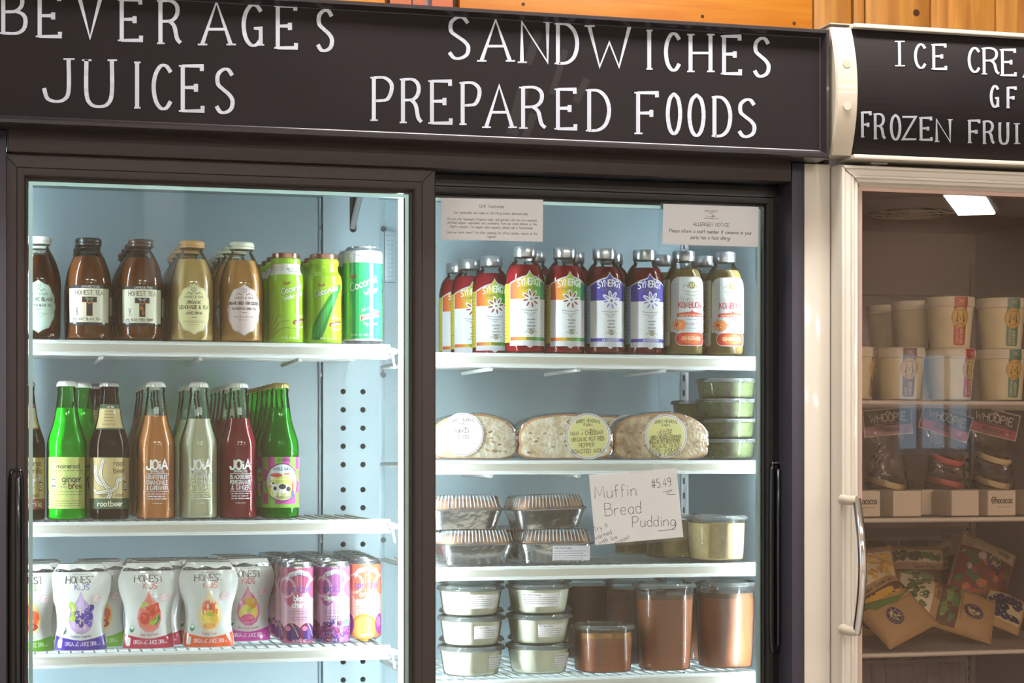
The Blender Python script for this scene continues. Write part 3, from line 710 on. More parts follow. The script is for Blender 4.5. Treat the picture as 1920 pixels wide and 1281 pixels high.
fd = frame(xd0, xd1, zd0, zdt, fdp).build('door', M_cream, fz, 40)
for sx, xx in ((1, xd0), (-1, xd1)):
    MB().rod([(xx+sx*a, y-.0004, zdt-a) for a, y in fdp[2:-1]], .0005, 4).build('mitre_joint', M_rubber, fd, 0)
frame(xd0+e_, xd1-e_, zd0+e_, zdt-e_, [(-.001, 2.999), (.007, 2.999), (.007, 3.03), (-.001, 3.03)]).build('gasket', pb('pale_gasket', '#c9a79a', .5), fd, 0)
MB().box(xd0+e_-.002, xd1-e_+.002, 3.003, 3.008, zd0+e_-.002, zdt-e_+.002).build('glass', M_fgl, fd, 0)
zt_, zb_ = Zp(1605, 925, 2.95), Zp(1605, 1197, 2.95)
hx = Xp(1606, 2.945)
hp = [(hx, 2.947, zb_+.006)]
n = 16
for i in range(n+1):
    t = i/n; hp.append((hx+.001, 2.947-.022*sin(pi*t), zb_+.01+(zt_-zb_-.02)*t))
hd = MB().rod(hp, [.006]+[.0075]*(n+1), 14).build('handle', M_chrome, fd, 70)
hd2 = MB()
for py in (938, 1183):
    z = Zp(1592, py, 2.96); MB().rod([(Xp(1582, 2.987), 2.989, z), (Xp(1588, 2.96), 2.955, z), (hx, 2.946, z)], [.0095, .008, .0075], 12).build('handle_post', M_beige, hd, 60)

# header: convex chalkboard between cream end caps
zh0, zh1 = Zp(1640, 293, 2.98), Zp(1640, 54, 2.98)
xh0, xh1 = Xp(1559, 2.98), XF0+.70
def bulge(z): t = (z-zh0)/(zh1-zh0)*2-1; return 2.985-.026*(1-t*t)
fh = MB()
rings = []
for i in range(21):
    z = zh0+(zh1-zh0)*i/20; rings.append([(xh0, 3.04, z), (xh0, bulge(z)+.004, z), (xh0+.003, bulge(z), z), (xh0+.0375, bulge(z), z), (xh0+.0385, bulge(z)+.003, z), (xh0+.0385, 3.04, z)])
fh.rings(rings).build('header_sign', M_beige, fz, 35)
hs = [o for o in fz.children if o.name.startswith('header_sign')][0]
q = MB()
for i in range(20):
    za, zb2 = zh0+(zh1-zh0)*i/20, zh0+(zh1-zh0)*(i+1)/20
    q.add([(xh0+.0387, bulge(za)+.002, za), (xh1, bulge(za)+.002, za), (xh1, bulge(zb2)+.002, zb2), (xh0+.0387, bulge(zb2)+.002, zb2)], [(0, 1, 2, 3)])
q.build('chalkboard', M_board, hs, 60)
MB().box(xh0+.0375, xh1, 2.972, 3.04, zh1-.001, zh1+.006, 0, .001).box(xh0+.0375, xh1, 2.972, 3.04, zh0-.006, zh0+.001, 0, .001).box(xh0+.002, xh1, 2.99, 3.4, zh1+.0065, zh1+.008).build('edge_moulding', M_cream, hs)
M_beige2 = pb('plug_plastic', '#c9bda6', .4)
for py in (120, 200):
    x, z = Xp(1586, 2.965), Zp(1586, py, 2.965); yb = bulge(z)
    MB().rod([(x, yb+.002, z), (x, yb-.0022, z)], .0068, 18).build('cap_plug', M_beige2, hs, 30)
s3 = 2.912
def on_head(u, v, o):
    z = Zp(u, v, 2.965); y = bulge(z)+.0015; return (Xp(u, y), bulge(Zp(u, v, y))+.0009-o*.001, Zp(u, v, y))
for bx in ([('I',740,222,820,363),('C',855,237,930,375),('E',955,240,1045,380)], [('C',1148,257,1225,397),('R',1230,260,1335,408),('E',1330,268,1425,415),('A',1450,280,1545,425),('M',1560,290,1690,440)],
 [('G',1268,465,1328,588),('F',1360,475,1422,592)], [('F',565,610,635,752),('R',635,620,715,762),('O',722,625,797,767),('Z',785,635,888,765),('E',885,640,970,768),('N',970,650,1075,778)],
 [('F',1150,655,1230,783),('R',1230,660,1310,788),('U',1315,668,1385,790),('I',1390,672,1450,788),('T',1465,680,1540,800)]):
    A = Art(); bx = [(c, x0, y0, x0+(x1-x0)*(.9 if y0 < 600 else .84), y1) for c, x0, y0, x1, y1 in bx]; chalk(bx, 1420, 0, s3, None, A, 5.2); A.bake('lettering', on_head, CHALK, hs, smooth=12)
for px in (1650,):
    x = Xp(px, 3.0); z = zh0-.006
    MB().rod([(x, 3.02, z-.0005), (x, 3.02, z-.011)], [.008, .004], 10).box(x-.02, x+.02, 3.0, 3.04, z-.0165, z-.0135, 0, .001).box(x-.014, x+.016, 3.005, 3.03, z-.003, z-.0006).build('hinge_bushing', M_cream, fz)
# fan guard on the freezer ceiling
xf, yf_ = Xp(1712, 3.19), 3.2
fg = MB(); zc_ = zfc-.001
fg.lathe([(105, 0), (100, -6), (78, -16), (74, -14), (0, -13)], 40, 0, (xf, yf_, zc_))
fg.build('fan_shroud', M_fin, fz, 40)
fo = [c for c in fz.children if c.name.startswith('fan_shroud')][0]
g = MB()
for r in (.02, .036, .052, .068):
    g.rod([(xf+r*cos(t), yf_+r*sin(t), zc_-.019) for t in [k*pi/16 for k in range(33)]], .0011, 5, 0, False)
for k in range(8): g.rod([(xf, yf_, zc_-.0195), (xf+.078*cos(k*pi/4+.3), yf_+.078*sin(k*pi/4+.3), zc_-.0175)], .0014, 5)
o = g.build('fan_guard', pb('grey_wire', '#d8d4c8', .4, .1), fo); 
fb = MB()
for k in range(5):
    a = k*2*pi/5; p = [(0.008, -.014, -.002), (.06, -.02, .004), (.066, .012, -.004), (.01, .012, .002)]
    fb.add([(xf+x*cos(a)-y*sin(a), yf_+x*sin(a)+y*cos(a), zc_-.0158+z*.2) for x, y, z in p], [(0, 1, 2, 3)])
fb.build('fan_blade', M_rubber, fo, 0)
for dx, dy in ((-.02, .11), (-.026, .122), (-.06, .15)):
    MB().rod([(xf+dx, yf_+dy, zfc-.004), (xf+dx, yf_+dy, zfc-.0005)], .0045, 10).build('screw', M_screw, fz)
# pilaster and rear wire guard
xp_ = xfr-.006
MB().box(xp_-.010, xp_, YFR-.012, YFR, .32, Zp(1835, 497, YFR), 0, .001).build('pilaster', M_pil if 0 else pb('grey_pilaster', '#8f847e', .4), fz)
sl = MB()
for k in range(62): sl.rod([(xp_-.014, YFR-.004, .34+k*.0205), (xp_-.014, YFR-.001, .34+k*.0205)], .0035, 6)
o = sl.build('pilaster_slots', M_hole, fz, 0); o['kind'] = 'stuff'
gd = thing('air_duct_grille', 'grey slatted grille covering the rear wall inside the freezer', 'grille', (0, YFR-.02, 0))
xg0, xg1 = XF0+.05, Xp(1802, YFR)
M_gr = pb('grey_grille', '#96847c', .45)
def zf(py): return Zp(1720, py, YFR-.03)
for ya, yb in ((978, 990), (1002, 1014), (1236, 1243), (553, 557)):
    MB().box(xg0, xg1, -.012, -.006, zf(yb), zf(ya), 0, .001).build('crossbar', M_gr, gd)
import itertools
k = 0
xx = xg0+.01
while xx < xg1-.003:
    st = .031 if xx < xg1-.08 else .014
    for ya, yb in ((900, 980), (1013, 1240), (1243, 1300), (558, 650)):
        if ya == 558 and xx > xg0+.16: continue
        z1_, z0_ = zf(ya), zf(yb)
        MB().rod([(xx, -.004, z0_), (xx, -.010, z0_+.012), (xx, -.010, z1_-.012), (xx, -.002, z1_)], .0028, 6).build('slat', M_gr, gd, 60)
    xx += st
M_gold = pb('brass', '#8a6a30', .3, .9)
for px in (1764, 1779.5):
    x, z = Xp(px, YFR-.03)-0, zf(1007); MB().lathe([(.1, 5), (2.5, 4.4), (4.6, 2), (5, 0)], 14, 0, (0, 0, 0)).build('brass_screw', M_gold, gd, 60, (x, -.013, z)).rotation_euler = (pi/2, 0, 0)
YSF = 3.10
ZF = [Zp(1760, 747, YSF), Zp(1760, 966, YSF), Zp(1760, 1217, YSF)]
M_sf = pb('cream_coated_wire', '#d8cdb8', .4, coat=.2)
for z, nm in zip(ZF, ('cream wire shelf under the gelato cups in the freezer', 'cream wire shelf under the small cookie boxes in the freezer', 'cream wire shelf under the frozen vegetable bags')):
    shelf(nm, XF0+.045, xfr-.004, z, False, .0152, YSF, YFR-.03, rail=0, group='freezer shelves', mat=M_sf)
ZF = [z+.0015-.0035 for z in ZF]
# ================================================================ PRODUCTS: BOTTLES
G_clear = clear('bottle_glass', '#fdfffe', 1.28, .02)
def cap_mat(name, col, metal=0., rough=.35): return pb(name, col, rough, metal, coat=.3)
M_silver = pb('silver_cap', '#d9dadf', .28, .85, bump=.1, bscale=300)
def bottle(kind, cat, prof, lq, level, cap, capprof, lid_name='cap', glass=None, ribs=0, n=32, wall=1.2, fill_from=2.5):
    t = thing(kind, '', cat)
    MB().lathe(prof, n).build('glass_body', glass or G_clear, t, 40)
    P = sorted([(z, r) for r, z in prof]); lp_ = [(r-wall, z) for r, z in prof if fill_from < z < level]
    def rz(z):
        for i in range(len(P)-1):
            if P[i][0] <= z <= P[i+1][0] and P[i+1][0] > P[i][0]: return P[i][1]+(P[i+1][1]-P[i][1])*(z-P[i][0])/(P[i+1][0]-P[i][0])
        return P[-1][1]
    lp_ = [(rz(fill_from)-wall-2, fill_from)]+lp_+[(rz(level)-wall, level)]
    if lq: MB().lathe(lp_, n).build('drink', lq, t, 60)
    if cap:
        z0 = capprof[0][1]; z1 = capprof[-1][1]
        md = (lambda a, z: 1+.035*cos(21*a) if z < z0+(z1-z0)*.62 else 1) if ribs == 21 else ((lambda a, z: 1+.012*cos(ribs*a)) if ribs else None)
        MB().lathe(capprof, 84 if ribs else 28, mod=md).build(lid_name, cap, t, 40)
    return t
# --- tea bottles
TEA = [(28, 0), (33, 1.2), (35, 4), (35.6, 12), (36.3, 50), (36.6, 90), (36, 99), (34, 110), (30.5, 122), (25.5, 134), (19.5, 145), (16.8, 149), (16.5, 152), (18.3, 153), (18.3, 155)]
TCAP = [(20.3, 154.5), (21, 155.5), (21, 158), (20.2, 159), (21, 160), (21, 164), (19.5, 166.3), (17, 166.8), (0, 166.6)]
ftea = on_lathe(TEA)
def square_tea_label(top, title, sub, c1, c2, c3, body='#ece8cf'):
    a = Art()
    a.rect(-37, 23, 37, 88, '#16181e').rect(-37, 28, 37, 83, body)
    a.text(top, 2, 84, 3.2, '#e8e6dc', .45, cond=1.1, maxw=40)
    a.text(title, 0, 72.5, 6.8, '#54462e', .95, cond=1.0, maxw=46, serif=.08)
    # big T with picture inside
    a.poly([(-12, 69), (12, 69), (12, 60), (5, 60), (5, 38), (-5, 38), (-5, 60), (-12, 60)], '#8a2b1c')
    a.poly([(-11.3, 68.3), (11.3, 68.3), (11.3, 60.7), (4.3, 60.7), (4.3, 38.7), (-4.3, 38.7), (-4.3, 60.7), (-11.3, 60.7)], '#2c211d')
    a.ell(0, 62, 4.5, 4.2, c1).ell(0, 62, 2.6, 2.4, '#3a2a22').ell(-3.8, 66, 3.2, 1.6, c2, rot=-.5).ell(3.8, 66, 3.2, 1.6, c2, rot=.5).ell(-1, 52, 2.8, 4.5, c3, rot=.3).ell(1.5, 44, 2.4, 3.8, c3, rot=-.2)
    a.rect(-23.5, 40.5, -17.5, 51, '#efece0').rect(-23.5, 50, -17.5, 51, '#2b2b30').rect(-23.5, 40.5, -17.5, 41.5, '#2b2b30').line([(-22, 43), (-19, 48)], 1, '#2b2b30').line([(-19, 43), (-22, 47), (-20, 49)], 1, '#2b2b30')
    a.text(sub, 0, 31.5, 3.6, '#4d4330', .6, maxw=36).lines(-13, 13, 29.6, 1, 1, 1, '#8f866e')
    a.rrect(-29, 25, -21.5, 35, 2.4, '#8f9497').rrect(-27.5, 27, -23, 33, 1, '#d7d9d6').ell(25, 27.5, 3.8, 4.4, '#5d7a3c').ell(25, 29, 3, 2.4, '#e9ead8').rect(22, 26, 28, 27, '#e9ead8')
    a.lines(-60, -40, 84, 14, 4.2, 1.2, '#8b8474', 3)
    for k in range(9): a.rect(40+k*2.2, 40, 41.2+k*2.2, 70, '#d9d6c4')
    return a
def ogee_label(col, rows, edge='#9a9a80'):
    a = Art(); k = [(0, 44), (4, 41), (10, 37.5), (17, 35.5), (20.5, 31), (23, 25), (26.5, 20), (28.5, 15), (28, 8), (30.5, 2)]
    pts = [(x, y) for x, y in k]+[(x, -y) for x, y in k[::-1]]+[(-x, -y) for x, y in k[1:]]+[(-x, y) for x, y in k[::-1][:-1]]
    sc_ = lambda p, s_: [(x*s_, 52+y*s_*.98) for x, y in p]
    a.poly(sc_(pts, 1.0), edge).poly(sc_(pts, .975), col).poly(sc_(pts, .945), edge).poly(sc_(pts, .935), col)
    a.line([(-10, 80), (-5, 77), (0, 81), (5, 77), (10, 80)], .7, '#7d7a66', True).line([(-14, 76), (-8, 80), (-3, 76)], .6, '#7d7a66', True).line([(14, 76), (8, 80), (3, 76)], .6, '#7d7a66', True)
    a.line([(-4, 83), (-4, 88), (-1.5, 85), (0, 89), (1.5, 85), (4, 88), (4, 83), (-4, 83)], .7, '#7d7a66')
    a.text('HARNEY & SONS', 0, 70.5, 3.3, '#6f6c58', .5, maxw=36)
    y = 61
    for t, h, wd in rows: a.text(t, 0, y, h, '#3c3a34', h*.18, maxw=wd); y -= h+3.6
    a.line([(-4, y+2.2), (4, y+2.2)], .8, '#6f6c58').lines(-18, 18, y-4, 2, 2, 1.1, '#8b8874').lines(-9, 9, y-10, 1, 2, 1.1, '#8b8874')
    return a
def tea(kind, lqname, lqcol, body, capname, capcol, art, thin=None):
    def mk():
        t = bottle(kind, 'bottle', TEA, liquid(lqname, lqcol, body, thin), 136, cap_mat(capname, capcol), TCAP, n=36)
        if art: art().bake('label', ftea, PAPER, t, step=5, smooth=20); 
        return t
    return mk
def H3(h): return h
T1 = tea('tea_bottle', 'dark_tea', '#6a3216', .6, 'white_cap', '#e9ebe2', lambda: ogee_label('#c3d8c8', [('ORGANIC BLACK', 5.2, 48), ('ENERGIZING BLACK TEA', 3.4, 44)]), '#a35a30')
T2 = tea('tea_bottle', 'brown_tea', '#9a5a2c', .6, 'black_cap', '#17141a', lambda: square_tea_label('UNSWEETENED', 'HONEST TEA', 'JUST BLACK TEA', '#c8793a', '#5c9a72', '#241a18'), '#b9693a')
T3 = tea('tea_bottle', 'brown_tea', '#9a5a2c', .6, 'brown_cap', '#4a2f28', lambda: square_tea_label('CAFFEINE-FREE', 'HONEST TEA', 'BLACK FOREST BERRY', '#b06a2c', '#86b4c8', '#a8622c'), '#b9693a')
T4 = tea('tea_bottle', 'lemonade', '#ffd88e', .9, 'gold_cap', '#c99a63', lambda: ogee_label('#efe6ac', [('ORGANIC', 4.6, 26), ('LEMONADE & TEA', 5.4, 50), ('JUICE DRINK', 3.8, 28)]), '#e8c07a')
T5 = tea('tea_bottle', 'amber_tea', '#f2b46c', .9, 'ivory_cap', '#e6e8cf', lambda: ogee_label('#ecd5d3', [('ORGANIC GREEN WITH COCONUT', 4.8, 52), ('TRANSPORTING GREEN TEA', 3.4, 42)]), '#dfa860')
ORD = ['front', 'second', 'third', 'fourth', 'fifth', 'sixth', 'seventh', 'eighth', 'ninth']
def lane(kind, mk, px, zsh, n, step, desc, group, r=.036, y0=None, gap=0., dxs=None, turn=0., start=0, front=None):
    """a row of alike products running straight back from the shelf front"""
    y = (y0 or YS+.012)+r; X = Xp(px, y); rr = random.Random(int(px))
    for k in range(n):
        dx = (dxs[k] if dxs else rr.uniform(-.0004, .0004)) if k else 0
        lab = (front if (front and k == 0 and start == 0) else '%s, %s in its row' % (desc, ORD[k+start]) if k+start else desc+', front of its row')
        spawn(kind, mk, (X+dx, y+(k+start)*step+(gap if k else 0), zsh), lab, rz=turn+(rr.uniform(-.5, .5) if k else 0), group=group)
zl1, zl2, zl3 = ZL
lane('t1', T1, 71, zl1, 3, .075, 'iced tea bottle with a white cap and mint label', 'mint labelled tea bottles')
lane('t2', T2, 166, zl1, 4, .075, 'iced tea bottle with a black cap and cream label', 'black capped tea bottles', dxs=[0, .002, .002, .004])
lane('t3', T3, 264, zl1, 4, .0755, 'brown tea bottle with a brown cap and cream label', 'brown capped tea bottles', dxs=[0, -.001, -.002, -.003])
lane('t4', T4, 360, zl1, 4, .0755, 'lemonade tea bottle with a gold cap and yellow label', 'gold capped lemonade bottles', gap=.02)
lane('t5', T5, 453, zl1, 5, .0755, 'amber tea bottle with an ivory cap and pink label', 'ivory capped tea bottles', dxs=[0, -.004, -.006, -.006, -.006])
# --- coconut water bottles and the tall can
COCO = [(27, 0), (29.5, 1.5), (30.6, 6), (30.5, 30), (29.6, 60), (30, 80), (31, 96), (30.8, 103), (29.5, 112), (25.2, 119), (24, 124), (24.2, 130), (25.3, 132), (25.3, 139), (23.4, 141)]
CCAP = [(22.6, 140.8), (23.6, 141.5), (23.6, 148.4), (22.5, 149.6), (0, 149.4)]
fco = on_lathe(COCO, 0, .2)
M_copper = pb('copper_cap', '#a8786c', .25, .8)
def script_title(a, l1, l2, x, y, c='#f2f6ee'):
    a.text('Real', x-8, y+12, 5, '#a3282c', .9, rot=.22); a.text(l1, x, y, 9.5, '#2f7a33', 1.9, rot=.3, slant=.25, maxw=46); a.text(l1, x+.4, y+.5, 9.5, c, 1.3, rot=.3, slant=.25, maxw=46)
    if l2: a.text(l2, x+4, y-9.5, 6.8, c, 1.0, rot=.3, slant=.25, maxw=40)
def banner(a, x, y):
    a.poly([(x-13, y-3), (x+12, y+2), (x+12, y+8), (x-13, y+3)], '#8e1e2e').text('TASTE NIRVANA', x, y+.3, 3, '#f1e6d8', .5, rot=.2, maxw=20)
    a.text('All Natural', x, y+11, 3.6, '#e8f2cf', .5, bend=-.02).text('Ingredients', x, y-9, 3.4, '#e8f2cf', .5, bend=.02)
def coco_art(kind):
    a = Art(); g = '#9bc92c'
    a.rect(-101, 1, 101, 139, g)
    if kind == 0: a.rect(-80, 113, 80, 131, '#eceadf').text('BEST BY 2014', 10, 121, 3, '#4a4a4a', .5); a.text('CLEAN SHAKE', 11, 117, 2.6, '#4a4a4a', .4)
    if kind == 0:
        for k in range(17): t = -1.5+k*.17; a.line([(-34, 3), (-30+30*sin(t)*.7, 6+34*cos(t)), (-28+46*sin(t), 4+50*cos(t)-6)], 1.5, '#7f9a34' if k % 2 else '#aebf52', True)
        script_title(a, 'Coconut', 'Water/Pulp', 6, 84); banner(a, 21, 33)
    else:
        a.poly([(-28, 5), (-10, 5), (-2, 22), (6, 45), (20, 75), (30, 97), (24, 99), (4, 78), (-12, 52), (-25, 28)], '#1e7a35')
        a.poly([(-22, 10), (-14, 10), (-6, 30), (6, 56), (20, 84), (12, 78), (-8, 50), (-20, 26)], '#2f9a44')
        script_title(a, 'CocoAloe', None, 0, 82); banner(a, 18, 30)
    a.text('9.5 FL OZ 280 mL', 4, 6, 3, '#dfeec0', .5)
    return a
def mk_coco(kind):
    def mk():
        t = bottle('coconut_bottle', 'bottle', COCO, None, 120, M_copper, CCAP, glass=pb('green_glass', '#9ac23c', .15, coat=.5))
        coco_art(kind).bake('label', fco, GLOSSP, t, step=5, smooth=14); return t
    return mk
lane('c0', mk_coco(0), 536, zl1, 4, .068, 'green coconut drink bottle with a white neck', 'white necked coconut bottles', .031, dxs=[0, 0, 0, 0])
lane('c1', mk_coco(1), 607, zl1, 3, .068, 'green aloe drink bottle with a leaf picture', 'aloe drink bottles', .031, dxs=[0, 0, 0])
CAN = [(22, 0), (27, 1), (33, 6), (33.5, 9), (33.5, 152), (32, 157), (27.5, 161), (27.5, 163.5), (26, 163.5), (25, 160), (0, 160)]
M_al = pb('can_aluminium', '#cfd3d6', .25, .9)
def mk_can():
    t = thing('drink_can', '', 'can'); MB().lathe(CAN, 36).build('can_body', M_al, t, 35)
    a = Art(); a.rect(-105, 5, 105, 156, '#dfe0de').rect(-105, 8, 105, 136, '#2fa562')
    a.rect(20, 8, 45, 136, '#35ad6a').rect(48, 8, 60, 136, '#e4ebe4').text('Premium Quality', -2, 146, 3.4, '#c77a78', .6)
    a.text('Real', -22, 110, 6, '#c6423c', 1, rot=.3); a.text('Coconut', -4, 95, 13, '#1c6b40', 2.4, rot=.35, slant=.2, maxw=58); a.text('Coconut', -3.4, 95.6, 13, '#eef4ec', 1.7, rot=.35, slant=.2, maxw=58); a.text('Water', 10, 84, 9.5, '#eef4ec', 1.4, rot=.35, slant=.2, maxw=32)
    a.text('All Natural', 6, 56, 5, '#cdeccf', .7, bend=-.02); a.poly([(-10, 38), (26, 46), (26, 55), (-10, 47)], '#e9c99a').poly([(-9, 39.5), (26, 47.5), (26, 53.5), (-9, 45.5)], '#b22b35').text('TASTE NIRVANA', 8.5, 44, 3.8, '#f3e8da', .6, rot=.22, maxw=30); a.text('Ingredients', 8, 30, 4.6, '#cdeccf', .7, bend=.02)
    a.text('16.2 FL OZ (480 mL)', -8, 13, 3.2, '#cfeeda', .5)
    a.bake('print', on_lathe(CAN, 0, .15), GLOSSP, t, step=6, smooth=30); return t
lane('can', mk_can, 680, zl1, 3, .07, 'tall green and white coconut water can', 'coconut water cans', .034, dxs=[0, 0, 0])
# --- longneck soda bottles
LONG = [(26, 0), (30.5, 1.5), (31.6, 5), (31.7, 20), (31.8, 118), (31.2, 125), (29.8, 132), (27.2, 140), (24.2, 149), (21.3, 158), (19.2, 168), (17.5, 180), (16, 192), (14.6, 203), (13.8, 208), (14.6, 209.5), (14.9, 214), (13.6, 216), (13.6, 218)]
CROWN = [(16.2, 217), (15.6, 220), (14.6, 223), (12.5, 225), (8, 226), (0, 226)]
flo = on_lathe(LONG, 0, .25)
def root_art(kind):
    a = Art(); tan = '#c9b27c'; c2 = {'beer': '#3d5234', 'sars': '#8c3a34'}[kind]; word = {'beer': 'rootbeer', 'sars': 'sarsaparilla'}[kind]
    a.rect(-44, 18, 44, 102, c2).rect(-44, 19, 44, 34, c2).rect(-44, 35, 44, 101, tan)
    a.text(word, 0, 22.5, 9, '#e9e6cd', 1.3, cond=1.15, maxw=60)
    a.text('maine   root', 2, 38, 6.5, '#3a3024', .9, maxw=60)
    W = '#efe9d6'; K = '#3b3226'
    for pts, ww in (([(-3, 36), (0, 46), (-8, 56), (-20, 62), (-26, 76), (-25, 88)], 6), ([(0, 46), (10, 54), (12, 64), (26, 68), (24, 74)], 5), ([(-8, 56), (-16, 74), (-13, 92), (-11, 98)], 4.5), ([(-2, 48), (-22, 44), (-28, 50)], 4.5)):
        a.line(pts, ww+1.6, K, True); a.line(pts, ww, W, True); a.line(pts, ww*.35, K, True); a.line(pts, ww*.15, W, True)
    a.text('root' if kind == 'beer' else 'sarsa', 15, 88, 9, K, 1.1, cond=1.1, maxw=30); a.text('beer' if kind == 'beer' else 'parilla', 15, 76, 9, K, 1.1, cond=1.1, maxw=30)
    a.rect(23, 48, 30, 62, K).rect(23.8, 50, 29.2, 60, '#e6dfc4').line([(25, 52), (28, 58)], .9, K).line([(28, 52), (25, 57)], .9, K)
    a.rect(-34, 148, 34, 187, tan); a.strips(-34, 34, 10, lambda u: 181, lambda u: 188, lambda t: c2); a.strips(-34, 34, 10, lambda u: 147, lambda u: 149.5, lambda t: c2)
    a.text('root beer' if kind == 'beer' else 'sarsaparilla', 2, 182, 4.4, '#e9e6cd', .7, maxw=30)
    a.lines(-15, 13, 176, 4, 5.2, 2.2, '#6b5f44', 5).lines(-18, 16, 155, 1, 5, 2.2, '#6b5f44', 6).rect(10, 172, 15, 179, '#e6dfc4')
    return a
def ginger_art():
    a = Art(); g = '#c3d27a'; K = '#4a3a2c'
    a.rect(-40, 19, 34, 102, g).rect(-40, 94, 34, 96, '#d9c86a').rect(-40, 34, 34, 36, '#d9c86a')
    a.rect(-38, 24, -31, 50, '#dfe3c4')
    for k in range(9): a.rect(-37.5, 25+k*2.6, -32, 26.2+k*2.6, '#4c4c48')
    a.text('maineroot', 2, 84, 8, K, 1.1, maxw=56).lines(-26, 28, 79.5, 1, 3, 2.4, '#8a8a5c'); a.text('ginger', 8, 62, 11, K, 1.5, maxw=46); a.text('brew', 14, 51, 10.5, '#6a3a2c', 1.6, maxw=32); a.text('spicy', -6, 53, 4.5, '#8a7a5c', .6)
    a.rect(-27, 54, -19, 67, '#5a6a8a').rect(-26, 57, -20, 65, '#e8ecdf').line([(-25, 58), (-21, 64)], .8, K)
    a.lines(-26, 28, 46, 2, 5, 2, '#8a8a5c', 8).lines(-28, 30, 31, 3, 4, 1.8, '#8a7a54', 9)
    return a
def joia_art(col, words, out):
    a = Art(); W = '#f0efe8'
    rr = random.Random(len(words[0]))
    for k in range(9):
        cx, cy_ = rr.uniform(-16, 14)+(6 if k % 2 else -4), rr.uniform(42, 92); r = rr.uniform(7, 13)
        a.line([(cx+r*cos(t), cy_+r*.9*sin(t)) for t in [i*pi/6 for i in range(13)]], .55, out, True)
        for j in range(3): t = rr.uniform(0, 6); a.line([(cx, cy_), (cx+r*cos(t), cy_+r*sin(t))], .4, out)
    a.text('JOiA', 0, 82, 15, W, 3.2, cond=.95, maxw=34); a.text('SPARKLING', 0, 76.8, 3.4, W, .6, maxw=26); a.line([(-17, 74.8), (17, 74.8)], .7, W)
    y = 66
    for w_ in words: a.text(w_, 0, y, 6.8, W, .9, cond=.8, maxw=34); y -= 8.8
    a.line([(-17, y+6.2), (17, y+6.2)], .7, W).lines(-15, 16, y+1.5, 3, 4, 2.6, W, 4).lines(-8, 9, 26, 1, 4, 1.8, W, 4)
    for k in range(5): a.rect(-6+k*2.6, 172, -4.6+k*2.6, 184, '#dfe8e0')
    return a
def cow_art():
    a = Art(); P_, G = '#c23f9a', '#79b93c'
    for i in range(-4, 4):
        for j in range(4): a.rect(i*12.5, 22+j*20, i*12.5+12.5, 42+j*20, P_ if (i+j) % 2 else G)
    a.rect(-50, 18, 50, 24, G).rect(-12, 24, 14, 30, P_)
    a.text('NATURAL', 4, 95, 4.2, '#3c2a5a', .7, maxw=30)
    a.ell(0, 60, 29.5, 32, '#7a2a6a', 28).ell(0, 60, 27.5, 30, '#dfe9ee', 28)
    a.ell(0, 51, 26, 20, '#cfd876', 24).ell(-10, 72, 10, 3.2, '#d6503a').ell(8, 74, 6, 2, '#e08a5a').rect(-22, 64, 22, 66, '#efe2a0')
    W, K = '#f5f3ee', '#3a3034'
    a.ell(-2, 50, 16, 8, W).rect(-14, 34, -10, 48, W).rect(-6, 34, -3, 48, W).rect(6, 34, 10, 48, W).ell(-17, 56, 5.5, 4.5, W).ell(-20, 53.5, 3, 2.6, '#d8b0a4').ell(0, 53, 6, 4.5, K).ell(10, 49, 4, 4, K).ell(-12, 50, 3, 3.4, K).ell(-15, 58.5, 2.4, 1.6, K)
    a.rect(16, 36, 20, 60, '#b8572c').ell(18, 63, 3, 3.4, '#d9a27a').rect(15, 34, 21, 46, '#3f5fa8')
    a.text('MAPLE SODA', 0, 80, 4.4, '#3c4a6a', .7, maxw=30).text("NATURE'S SODA", 0, 33.5, 3, '#5a2a5a', .5, bend=.006, maxw=34)
    return a
def longneck(kind, lq, level, capm, art, glass, wall=1.2):
    def mk():
        t = bottle(kind, 'bottle', LONG, lq, level, capm, CROWN, lid_name='crown_cap', glass=glass, ribs=21)
        art().bake('label', flo, PAPER if kind != 'soda_bottle' else PAPER, t, step=5, smooth=16); return t
    return mk
M_cw = pb('white_crown', '#e4e4de', .35, .3); M_cs = pb('steel_crown', '#b9b7b4', .3, .8); M_cg = pb('gold_crown', '#c9b06a', .3, .7)
G_brown = clear('brown_glass', '#a87650', 1.28, .02); G_green = clear('green_glass_clear', '#8cf094', 1.28, .02)
G_clear2 = clear('clear_flint', '#f8fffa', 1.28, .02)
L_dark = liquid('root_soda', '#4a2818', .5, '#5a2c14'); L_green = liquid('ginger_soda', '#58e860', .96, '#8ff08a'); L_gsoda = liquid('green_soda', '#3cb84a', .55, '#7ae87a')
B1 = longneck('soda_bottle', L_dark, 196, M_cs, lambda: root_art('sars'), G_brown)
B2 = longneck('soda_bottle', L_green, 182, M_cw, ginger_art, G_green)
B3 = longneck('soda_bottle', L_dark, 196, M_cs, lambda: root_art('beer'), G_brown)
B4 = longneck('soda_bottle', liquid('orange_soda', '#ffa062', .98, '#f0a060'), 170, M_cw, lambda: joia_art(0, ['GRAPEFRUIT', 'CHAMOMILE', '& CARDAMOM'], '#e8909a'), G_clear2)
B5 = longneck('soda_bottle', liquid('pale_soda', '#fff6dc', .98, '#e8dcb8'), 165, M_cw, lambda: joia_art(0, ['PINEAPPLE', 'COCONUT', '& NUTMEG'], '#d8d060'), G_clear2)
B6 = longneck('soda_bottle', liquid('berry_soda', '#ac2e40', .85, '#b04058'), 166, M_cw, lambda: joia_art(0, ['BLACKBERRY', 'POMEGRANATE', '& GINGER'], '#a83a78'), G_clear2)
B7 = longneck('soda_bottle', L_gsoda, 184, M_cg, cow_art, G_green)
rb = .0325; st = .0655
lane('b1', B1, 47, zl2, 3, st, 'dark soda bottle with a tan and red label', 'red labelled soda bottles', rb)
